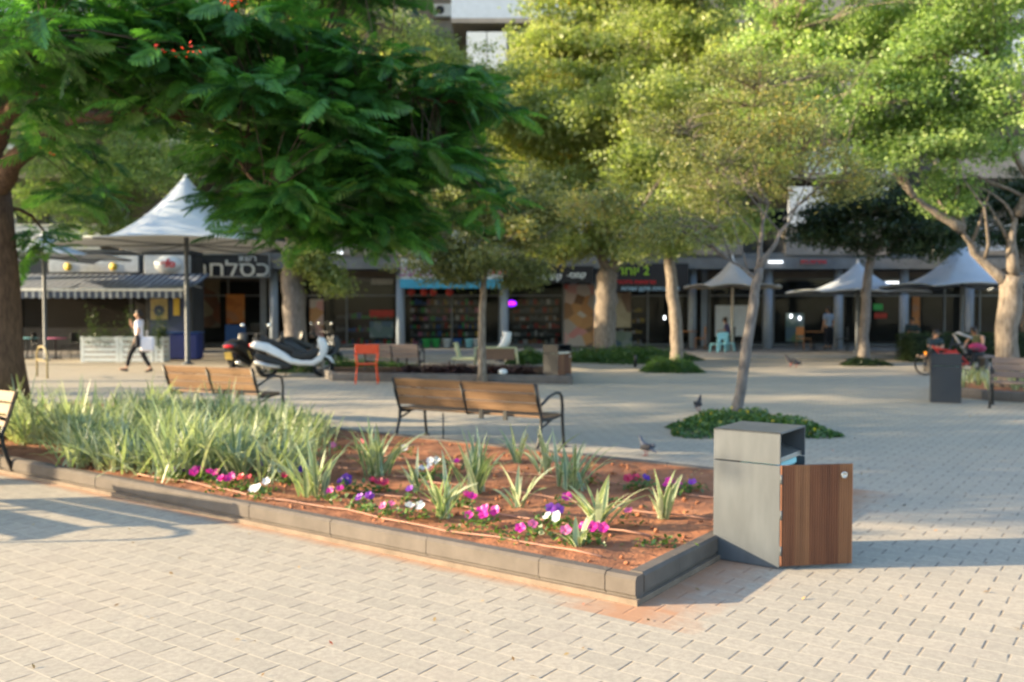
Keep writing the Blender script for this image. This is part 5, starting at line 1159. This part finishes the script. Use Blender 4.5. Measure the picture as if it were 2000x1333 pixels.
def low_bed(label, corners, h, t, kerb, fill_mat):
    c = sum((Vector(p) for p in corners), Vector()) / len(corners); r = thing('raised_bed', label, 'raised bed', (c.x, c.y, 0)); T = Matrix.Translation(-r.location); n = len(corners)
    for i in range(n):
        a, b = Vector(corners[i]), Vector(corners[(i + 1) % n]); d = b - a; nrm = (c - (a + b) / 2); nrm = (nrm - d * nrm.dot(d) / d.dot(d)).normalized(); k = max(1, int(d.length / 1.1))
        for j in range(k): kerb_block(r, a + d * (j / k), a + d * ((j + 1) / k), nrm, M[kerb], None, tm=T, kh=h, kt=t)
    m = MB(); vs = [T @ (Vector(p) + (c - Vector(p)) * .03 + Vector((0, 0, h * .85))) for p in corners]; m.add(vs, [list(range(n))]); m.build('earth', M[fill_mat], r); return r
M['dark_soil'] = simple('dark_soil', (.045, .03, .022), .95, 0, .4, 5, .1, .8)
low_bed('long low dark bed behind the thin tree and the orange chair', [XY(648, 21.6), XY(1118, 20.6), XY(1100, 24.6), XY(600, 25.6)], .20, .12, 'concrete_dark', 'dark_soil')
for i, (px, d_, rr_, lab) in enumerate(((845, 22.0, .22, 'dark red leaved shrub left of the thin trunk'), (880, 21.9, .25, 'dark red leaved shrub just left of the thin trunk'), (905, 22, .22, 'dark shrub touching the thin trunk'), (960, 21.7, .24, 'dark shrub right of the thin trunk'), (985, 21.7, .22, 'dark red shrub above the pale stone'), (1018, 21.6, .24, 'dark red shrub next to the middle litter bin'), (800, 22.3, .22, 'dark shrub right of the weathered bench'))):
    rs = np.random.RandomState(i); n = 900; C = rs.normal(size=(n, 3)) * [rr_ * .6, rr_ * .5, rr_ * .38]; C[:, 2] = np.abs(C[:, 2]) + .17; V, F = leaf_arrays(C, .07, .035, .6, rs)
    if 'leaf_red' not in M: M['leaf_red'] = leafmat('dark_red_leaves', [(0, (.015, .008, .010)), (.7, (.045, .02, .02)), (1, (.12, .05, .05))], .2)
    o = npmesh('shrub', V, F, M['leaf_red'], None, rs.rand(n)); o.location = XY(px, d_); tag(o, lab, 'shrub', 'dark shrubs in the low bed')
m = MB(); m.ball((0, 0, .06), (.11, .09, .07), 10); tag(m.build('stone', M['white'], loc=XY(982, 21.0) + Vector((0, 0, .2))), 'small white crumpled wrapper on the kerb of the dark bed', 'litter')
# round bed on the right with kerb, strap leaves and the forked tree
def round_bed(cx, cy, rx, ry):
    r = thing('round_bed_kerb', 'rounded grey kerb of the raised bed behind the right hand bench', 'kerb', (cx, cy, 0)); n = 22
    for k in range(n):
        q0, q1 = 2 * math.pi * k / n, 2 * math.pi * (k + 1) / n
        kerb_block(r, (cx + rx * math.cos(q0), cy + ry * math.sin(q0), 0), (cx + rx * math.cos(q1), cy + ry * math.sin(q1), 0), (-math.cos((q0 + q1) / 2), -math.sin((q0 + q1) / 2), 0), M['concrete_dark'], None, tm=Matrix.Translation((-cx, -cy, 0)), kh=.19, kt=.14)
    m = MB(); m.add([((rx - .1) * math.cos(2 * math.pi * k / 40), (ry - .1) * math.sin(2 * math.pi * k / 40), .16) for k in range(40)], [list(range(40))]); m.build('earth', M['soil'], r)
RBX, RBY = XY(1995, 17.9).x, 17.9
round_bed(RBX + .25, RBY, 1.75, 1.75)
k = 0
for q_, rr_ in [(a, b) for b in (.5, .95, 1.35) for a in np.arange(0, 6.28, 6.28 / (4 + 6 * b))]:
    p = Vector((RBX + .25 + rr_ * math.cos(q_), RBY + rr_ * math.sin(q_), .16))
    clump('strap_leaf_clump', 'green strap leaved clump in the round raised bed under the forked tree', p, 20, .42, .03, .95, 700 + k, 'clumps in the round raised bed'); k += 1
# clipped hedge
def hedge():
    x0, x1, y0, y1, h = XY(1772, 30).x, XY(2350, 30).x, 29.6, 30.8, .90; r = thing('hedge', 'clipped dark green hedge behind the seated pair on the right', 'hedge', ((x0 + x1) / 2, (y0 + y1) / 2, 0)); w = x1 - x0; d = y1 - y0
    m = MB(); m.box((0, 0, h / 2 - .04), (w - .15, d - .15, h - .1), bev=.1); m.build('core', simple('hedge_core', (.012, .02, .008), .95), r)
    rs = np.random.RandomState(2); n = 26000; C = rs.uniform(-.5, .5, (n, 3)) * [w, d, h] + [0, 0, h / 2]; f = rs.randint(0, 3, n); C[f == 0, 1] = -d / 2 + rs.normal(size=(f == 0).sum()) * .03; C[f == 1, 2] = h + rs.normal(size=(f == 1).sum()) * .03
    e = (f == 2); C[e, 0] = -w / 2 + rs.normal(size=e.sum()) * .04; keep = ~e | (rs.rand(n) < .25); C = C[keep]
    V, F = leaf_arrays(C, .055, .03, .4, rs); npmesh('foliage', V, F, M['leaf_dark'], r, rs.uniform(.35, 1, len(C)))
hedge()

# ================================================================== TREES
# thin pale tree
tree('slim tree with a straight pale trunk behind the long bench', [XY(942, 20.8), tuple(P(941, 640, 20.8)), tuple(P(945, 555, 20.8)), tuple(P(950, 500, 20.8))], .095, .065,
     [B(905, 455, 20.6, 120, 65, 1.4), B(850, 515, 20.3, 75, 40, .9), B(985, 450, 20.6, 100, 72, 1.3), B(1000, 525, 20.9, 55, 32, .6), B(940, 390, 21, 120, 60, 1.5), B(1045, 410, 21, 90, 70, 1.2), B(900, 520, 20.6, 60, 30, .7)], 'leaf_olive', L=.09, Wd=.045, per_m3=20, lpc=70, cs=.27, seed=11)
# old forked tree
tree('old thick forked tree rising from the green ground cover in the middle', [XY(1183, 30.8), tuple(P(1183, 620, 30.8)), tuple(P(1186, 555, 30.8)), tuple(P(1190, 530, 30.8))], .38, .33,
     [B(1090, 260, 31, 130, 110, 3), B(1180, 130, 31, 160, 110, 3), B(1240, 330, 31, 120, 110, 2.6), B(1120, 400, 30, 110, 75, 2), B(1070, 130, 31, 70, 90, 2), B(1110, 50, 31, 80, 60, 2), B(1230, 460, 30, 80, 45, 1.4), B(1180, 260, 29, 150, 100, 2), B(1110, 470, 30.3, 80, 32, 1.2), B(1060, 300, 30, 70, 120, 2), B(1200, -40, 31, 120, 90, 3)], 'leaf_yellow', L=.15, Wd=.085, per_m3=4.0, lpc=95, cs=.46, gap=.22, seed=12,  # last lobe, above the view, added to block sky light
     limbs=[(P(1190, 535, 30.8), P(1150, 430, 30.8), .20), (P(1190, 535, 30.8), P(1230, 450, 31), .24), (P(1230, 450, 31), P(1240, 300, 31), .16), (P(1150, 430, 30.8), P(1090, 260, 31), .14), (P(1240, 330, 31), P(1180, 130, 31), .12), (P(1150, 430, 30.8), P(1100, 130, 31), .12)], vshift=.05)
# pale trunk
tree('tree with a pale sunlit trunk standing in a tuft of grass', [XY(1322, 26), tuple(P(1322, 640, 26)), tuple(P(1312, 560, 26)), tuple(P(1306, 500, 26))], .185, .15,
     [B(1310, 400, 26, 120, 80, 2.2), B(1350, 250, 26, 150, 110, 2.6), B(1270, 330, 25.5, 110, 80, 2), B(1400, 120, 26, 150, 110, 2.6), B(1300, 470, 25.5, 90, 50, 1.4), B(1440, 330, 26, 110, 90, 2), B(1260, 130, 27, 110, 100, 2.3), B(1330, -40, 26, 190, 100, 3), B(1400, 440, 25.6, 80, 50, 1.3), B(1250, 400, 25.4, 80, 60, 1.4)], 'leaf_yellow', L=.13, Wd=.07, per_m3=5.6, lpc=85, cs=.38, gap=.2, seed=13, bark='bark')  # the lobe above the view is added to cut skylight below
# leaning tree
LT = [G(1437, 825), P(1455, 700, 13.65), P(1472, 590, 13.7), P(1482, 525, 13.75)]
tree('leaning slim grey tree with low spreading twiggy branches, rooted in the flowering bed', LT, .085, .07,
     [B(1290, 430, 13.2, 150, 55, .8), B(1400, 350, 13.8, 140, 80, 1.1), B(1540, 300, 14, 120, 90, 1.1), B(1640, 350, 14, 90, 50, .9), B(1480, 200, 14.3, 150, 90, 1.2), B(1180, 390, 13.4, 80, 45, .6), B(1340, 250, 14.4, 110, 70, 1.0)], 'leaf_olive', 'bark_grey', L=.060, Wd=.026, per_m3=30, lpc=64, cs=.22, seed=14, gap=.06, vshift=.12, thin=True,
     limbs=[(P(1478, 545, 13.75), P(1420, 505, 13.6), .045), (P(1420, 505, 13.6), P(1290, 420, 13.2), .035), (P(1420, 505, 13.6), P(1190, 385, 13.4), .022), (LT[3], P(1560, 400, 14), .045), (P(1560, 400, 14), P(1650, 340, 14), .022), (LT[3], P(1500, 400, 14), .05), (P(1500, 400, 14), P(1480, 180, 14.2), .035), (P(1500, 400, 14), P(1340, 260, 14.2), .03), (P(1530, 430, 14), P(1600, 380, 14.2), .02)])
# dark crowned tree
tree('small tree with a dark dense crown between the blue white umbrellas', [XY(1686, 29.2), tuple(P(1690, 600, 29.2)), tuple(P(1694, 545, 29.2)), tuple(P(1702, 500, 29.2))], .17, .12,
     [B(1660, 455, 29, 90, 55, 1.8), B(1760, 445, 29, 100, 55, 1.8), B(1700, 400, 29.5, 110, 50, 1.8), B(1820, 420, 29.5, 60, 60, 1.4), B(1610, 430, 29, 50, 45, 1.2)], 'leaf_dark', L=.13, Wd=.07, per_m3=8, lpc=70, cs=.36, seed=15, bark='bark_grey')
# forked tree at the right
FT = [Vector((XY(1972, 18).x, 18, .1)), P(1966, 640, 18), P(1975, 560, 18), P(1978, 535, 18)]
tree('big forked tree on the right with bright green leaves, trunk lit by the low sun', FT, .21, .21,
     [B(1700, 200, 17.5, 190, 120, 1.8), B(1560, 90, 18, 150, 100, 1.7), B(1800, 80, 17, 190, 110, 1.8), B(1780, 300, 17.5, 120, 70, 1.4), B(1930, 100, 16.5, 110, 130, 1.5), B(1960, 260, 17, 70, 60, 1.1), B(1620, 300, 18, 110, 70, 1.3), B(1860, 350, 18, 60, 70, .9), B(1700, 20, 18, 260, 90, 1.8), B(1880, 200, 17, 110, 90, 1.4), B(1500, 180, 18.5, 90, 90, 1.5), B(1650, -160, 18, 230, 90, 2.4), B(1900, -120, 18, 170, 100, 2.2)], 'leaf_green', L=.075, Wd=.058, per_m3=13, lpc=75, cs=.27, gap=.18, seed=16, vshift=.1,  # last two lobes, out of view, added to darken the ground below
     limbs=[(P(1975, 560, 18), P(1880, 450, 17.8), .13), (P(1880, 450, 17.8), P(1785, 385, 17.6), .11), (P(1785, 385, 17.6), P(1620, 220, 17.8), .06), (P(1880, 450, 17.8), P(1860, 300, 18), .07), (P(1860, 300, 18), P(1850, 120, 17.5), .06), (FT[3], P(1985, 420, 17.8), .13), (P(1985, 420, 17.8), P(2020, 330, 17.4), .12), (P(2010, 350, 17.6), P(1930, 120, 16.8), .07), (P(1785, 385, 17.6), P(1700, 180, 17.5), .06), (P(1620, 220, 17.8), P(1520, 60, 18), .04)])
# trunk behind the scooters
tree('old grey trunk behind the white scooter with leaves hanging round it', [XY(580, 27.2), tuple(P(575, 620, 27.2)), tuple(P(572, 540, 27.2)), tuple(P(574, 480, 27.2))], .36, .30,
     [B(600, 90, 27, 150, 120, 2.6), B(560, -40, 27, 120, 60, 2), B(720, 60, 27, 120, 100, 2.2), B(480, 250, 26, 130, 110, 2.2), B(870, 140, 28, 120, 90, 1.8), B(960, 200, 28, 85, 80, 1.5), B(900, 300, 28, 130, 90, 1.6), B(600, 505, 26.6, 28, 28, .35), B(640, 545, 26.8, 26, 24, .35), B(770, 260, 27, 120, 80, 2)], 'leaf_yellow', 'bark_grey', L=.12, Wd=.07, per_m3=4, lpc=70, cs=.42, seed=17, vshift=-.08)
# tree behind the flame tree on the left
tree('light green tree seen through the gaps of the flame tree at the left', [XY(248, 35.6) + Vector((0, 0, PZ)), tuple(P(246, 560, 35.6)), tuple(P(240, 480, 35.6)), tuple(P(235, 430, 35.6))], .16, .14,
     [B(110, 370, 34, 120, 90, 2), B(220, 330, 34.5, 140, 80, 2), B(330, 300, 34.5, 110, 75, 2), B(180, 430, 34, 80, 45, 1.2), B(300, 200, 34, 150, 110, 2.2), B(60, 250, 34, 120, 110, 2)], 'leaf_green', L=.11, Wd=.06, per_m3=4, lpc=64, cs=.40, seed=18)
tree('dark green tree behind the forked tree at the right edge', [XY(2005, 33), tuple(P(2005, 600, 33)), tuple(P(1998, 520, 33))], .2, .16,
     [B(1930, 440, 33, 60, 60, 1.5), B(1990, 400, 33, 70, 60, 1.8), B(2050, 440, 33, 70, 70, 1.8)], 'leaf_dark', L=.14, Wd=.08, per_m3=6, lpc=60, cs=.4, seed=19)

# ---------------- flame tree (feathery fronds)
def frond_template(seed, np_=19, Lr=1.0):
    rs = np.random.RandomState(seed); V = []; F = []; K = np_; bend = rs.uniform(.25, .7); sw = rs.uniform(-.15, .15)
    def mid(q): return np.array([q * Lr * (1 - .12 * bend * q), sw * q * q, .10 * q - bend * .55 * q * q])
    for i in range(K):      # rachis pieces
        a, b = mid(i / K), mid((i + 1) / K); o = len(V); V += [a + [0, -.006, 0], a + [0, .006, 0], b + [0, .005, 0], b + [0, -.005, 0]]; F.append([o, o + 1, o + 2, o + 3])
    for i in range(K):
        q = (i + .9) / (K + .6); c = mid(q); ln = .27 * math.sin(math.pi * (.16 + .80 * q)) ** .8; wd = .040
        for s in (-1, 1):
            ang = R(62 - 22 * q) + rs.normal() * .07; d = np.array([math.cos(ang), s * math.sin(ang), -.12 - .25 * rs.rand()]); d /= np.linalg.norm(d); n_ = np.array([-d[1], d[0], 0]); n_ /= np.linalg.norm(n_) * s
            e1, e2 = c + d * ln * .45, c + d * ln + np.array([0, 0, -.25 * ln * .6]); o = len(V)
            V += [c - n_ * wd * .22, c + n_ * wd * .22, e1 + n_ * wd * .5, e2 + n_ * wd * .12, e2 - n_ * wd * .12, e1 - n_ * wd * .5]; F += [[o, o + 1, o + 2, o + 5], [o + 5, o + 2, o + 3, o + 4]]
    return np.array(V), np.array(F)
def flame_tree():
    base = XY(8, 12.0) + Vector((0, 0, .1)); r = thing('flame_tree', 'flame tree with feathery dark green fronds and a thick brown trunk at the left edge', 'tree', base); T = Matrix.Translation(-base); rs = np.random.RandomState(21); rr = random.Random(21)
    m = MB(); tp = [base, P(2, 700, 12), P(-1, 560, 12), P(-10, 450, 12), P(-18, 372, 12)]; m.tube([T @ Vector(p) for p in tp], [.36, .27, .245, .235, .24], 14)
    forks = [(P(-10, 385, 12), P(45, 300, 11.8), .15, P(115, 258, 11.5)), ]
    limbs = [[P(-14, 390, 12), P(25, 320, 11.8), P(75, 275, 11.6), P(160, 235, 11.3), P(300, 215, 10.9), P(450, 215, 10.6)], [P(-18, 380, 12), P(-15, 290, 12), P(20, 215, 11.6), P(90, 160, 11), P(200, 110, 10.5)],
             [P(300, 215, 10.9), P(430, 250, 10.9), P(560, 290, 11), P(700, 300, 11.2), P(860, 280, 11.4)], [P(160, 235, 11.3), P(280, 150, 11.4), P(430, 110, 11.5), P(620, 120, 11.8)], [P(450, 215, 10.6), P(600, 180, 10.6), P(760, 180, 10.8), P(900, 200, 11)],
             [P(-15, 290, 12), P(-120, 200, 11.5), P(-260, 150, 11)], [P(90, 160, 11), P(60, 100, 9.5), P(90, 60, 8.2)], [P(430, 250, 10.9), P(470, 320, 10.2), P(520, 380, 9.8)], [P(-10, 400, 12), P(60, 420, 12.6), P(90, 470, 12.8)]]
    rads = [.15, .17, .08, .08, .07, .10, .05, .04, .035]; smp = []
    for L_, r0 in zip(limbs, rads):
        pts = []
        for i in range(len(L_) - 1):
            for k in range(3): pts.append(Vector(L_[i]).lerp(Vector(L_[i + 1]), k / 3) + Vector((rr.uniform(-1, 1), rr.uniform(-1, 1), rr.uniform(-1, 1))) * .03)
        pts.append(Vector(L_[-1])); n = len(pts); m.tube([T @ p for p in pts], [r0 * (1 - .7 * i / (n - 1)) for i in range(n)], 9); smp += pts
    m.build('trunk', M['bark_brown'], r, fix=False)
    lobes = [(90, 70, 8.6, 150, 60, .9, 1.0), (40, 170, 9.6, 110, 90, 1.0, .8), (260, 110, 9.8, 180, 90, 1.3, 1.0), (330, 190, 10.2, 160, 70, 1.2, .5), (500, 90, 10.8, 180, 90, 1.5, 1), (490, 215, 10.0, 140, 70, 1.2, 1), (490, 285, 10.2, 80, 45, .9, .7), (620, 385, 10.3, 110, 75, 1.2, 1.2),
             (640, 300, 10.6, 140, 110, 1.5, 1), (700, 160, 11.2, 170, 90, 1.6, 1), (730, 400, 10.8, 90, 70, 1.2, 1), (820, 210, 11.2, 140, 80, 1.4, 1), (860, 320, 11.0, 120, 70, 1.2, .8), (950, 190, 11.5, 70, 50, 1.0, .8), (960, 390, 10.8, 70, 40, .8, .45), (85, 470, 12.6, 42, 55, .5, 1.1), (540, 455, 10.6, 90, 25, .9, .5), (650, 445, 10.8, 130, 35, .9, 1.0),
             (-150, 120, 10.8, 160, 100, 1.5, .7), (170, 20, 9.5, 200, 50, 1.2, 1), (180, 380, 11.8, 70, 60, .8, .35), (390, 20, 10, 200, 60, 1.4, 1), (120, 290, 11.4, 90, 50, .8, .35), (900, 430, 11.2, 60, 25, .8, .35), (600, -60, 11.5, 260, 70, 2.0, .6), (250, -80, 10.5, 260, 60, 1.6, .6), (760, 440, 11.2, 90, 45, 1.2, 1.0), (540, 300, 11.5, 200, 120, 1.2, .9), (760, 300, 12, 200, 120, 1.2, .8), (280, 225, 11.6, 140, 40, 1.0, .4)]  # the two lobes above the view are added to shut out sky
    P_, Q, SC = [], [], []; tw = MB()
    for px, py, Y, rx, ry, rd, dens in lobes:
        k = Y / FPX; vol = 4.19 * rx * k * ry * k * rd; n = int(105 * vol * dens) + 8; c = np.array(tuple(P(px, py, Y))); d = rs.normal(size=(n, 3)); d /= np.linalg.norm(d, axis=1)[:, None]
        npad = 9; R3 = np.array([rx * k, rd, ry * k]); pc = rs.normal(size=(npad, 3)); pc /= np.linalg.norm(pc, axis=1)[:, None]; pc = c + pc * rs.uniform(.25, .85, (npad, 1)) * R3
        w_ = rs.randint(0, npad, n); p = pc[w_] + d * (rs.rand(n, 1) ** .5) * R3 * np.array([.50, .50, .20]); p[:, 2] -= .10 * ((p[:, 0] - pc[w_, 0]) ** 2 + (p[:, 1] - pc[w_, 1]) ** 2)
        for q in p[::7]:
            s0 = min(smp, key=lambda s_: (s_ - Vector(q)).length); pts = limb(s0, Vector(q), 4, .08, rr); tw.tube([T @ z for z in pts], [.008, .007, .005, .003], 4, cap=False)
        P_.append(p); out = d * [1, 1, .25]; Q.append(out)
    Pn = np.concatenate(P_); D = np.concatenate(Q); az = np.arctan2(D[:, 1], D[:, 0]) + rs.normal(size=len(Pn)) * .8; pit = rs.normal(size=len(Pn)) * .28 - .12; roll = rs.normal(size=len(Pn)) * .35; sc = rs.uniform(.34, .54, len(Pn))
    VV = []; FF = []; AT = []; o = 0; tmpl = [frond_template(50 + i) for i in range(6)]
    for i in range(len(Pn)):
        V, F = tmpl[i % 6]; ca, sa, cp, sp, cr, sr = math.cos(az[i]), math.sin(az[i]), math.cos(pit[i]), math.sin(pit[i]), math.cos(roll[i]), math.sin(roll[i])
        Rz = np.array([[ca, -sa, 0], [sa, ca, 0], [0, 0, 1]]); Ry = np.array([[cp, 0, -sp], [0, 1, 0], [sp, 0, cp]]); Rx = np.array([[1, 0, 0], [0, cr, -sr], [0, sr, cr]])
        VV.append((V * sc[i]) @ (Rz @ Ry @ Rx).T + Pn[i] - np.array(tuple(base))); FF.append(F + o); o += len(V); AT.append(np.clip(rs.rand() * .75 + rs.rand(len(F)) * .2, 0, 1))
    npmesh('crown', np.concatenate(VV), np.concatenate(FF), M['frond'], r, np.concatenate(AT)); tw.build('twigs', M['dark_twig'], r, fix=False)['kind'] = 'stuff'
    for k, (px, py, Y, n) in enumerate(((450, 4, 9.0, 26), (378, 96, 7.9, 9), (318, 92, 7.9, 8), (345, 104, 7.9, 5), (95, 300, 8.6, 4))):
        C = rs.normal(size=(n, 3)) * [.05, .05, .025]; V, F = leaf_arrays(C, .035, .025, .3, rs); q = np.array(tuple(P(px, py, Y) - base)); npmesh('blossom', V + q, F, M['scarlet'], r, rs.rand(n))
flame_tree()
# ---------------- trees of the square beyond the left edge: they throw the shade that lies over the middle of the square
def shade_tree(label, x, y, zc, rx, ry, rz, seed, per=1.0):
    tree(label, [(x, y, 0), (x + .1, y, zc * .4), (x, y, zc - rz * .6)], .22, .16, [((x, y - ry * .45, zc), (rx, ry * .6, rz)), ((x + .3, y + ry * .45, zc + .2), (rx, ry * .6, rz * .95))], 'leaf_green', L=.20, Wd=.13, per_m3=.95 * per, lpc=52, cs=.60, gap=.16, sub=False, seed=seed)
for i, (x, y, zc, rx, ry, rz, per) in enumerate([(-15.5, 8.05, 5.7, 3.0, 2.4, 1.5, 3.0), (-16.0, 11.9, 5.7, 3.0, 2.3, 2.2, 2.2), (-17, 16.2, 6.3, 2.6, 2.4, 3.2, 1.7), (-18, 21.0, 6.4, 2.6, 2.6, 3.7, 1.9), (-22, 18.6, 6.2, 2.4, 2.2, 3.0, 1.6), (-20, 28, 7.4, 2.6, 2.6, 3.6, 1.2), (-25, 32.2, 9.6, 2.8, 2.4, 4.2, 1.4)]):
    shade_tree(['tree beyond the left edge nearest the bench', 'second tree beyond the left edge', 'third tree beyond the left edge', 'fourth tree beyond the left edge', 'tree standing behind the third and fourth beyond the left edge', 'fifth tree beyond the left edge', 'farthest tree beyond the left edge by the cafe'][i], x, y, zc, rx, ry, rz, 60 + i, per)
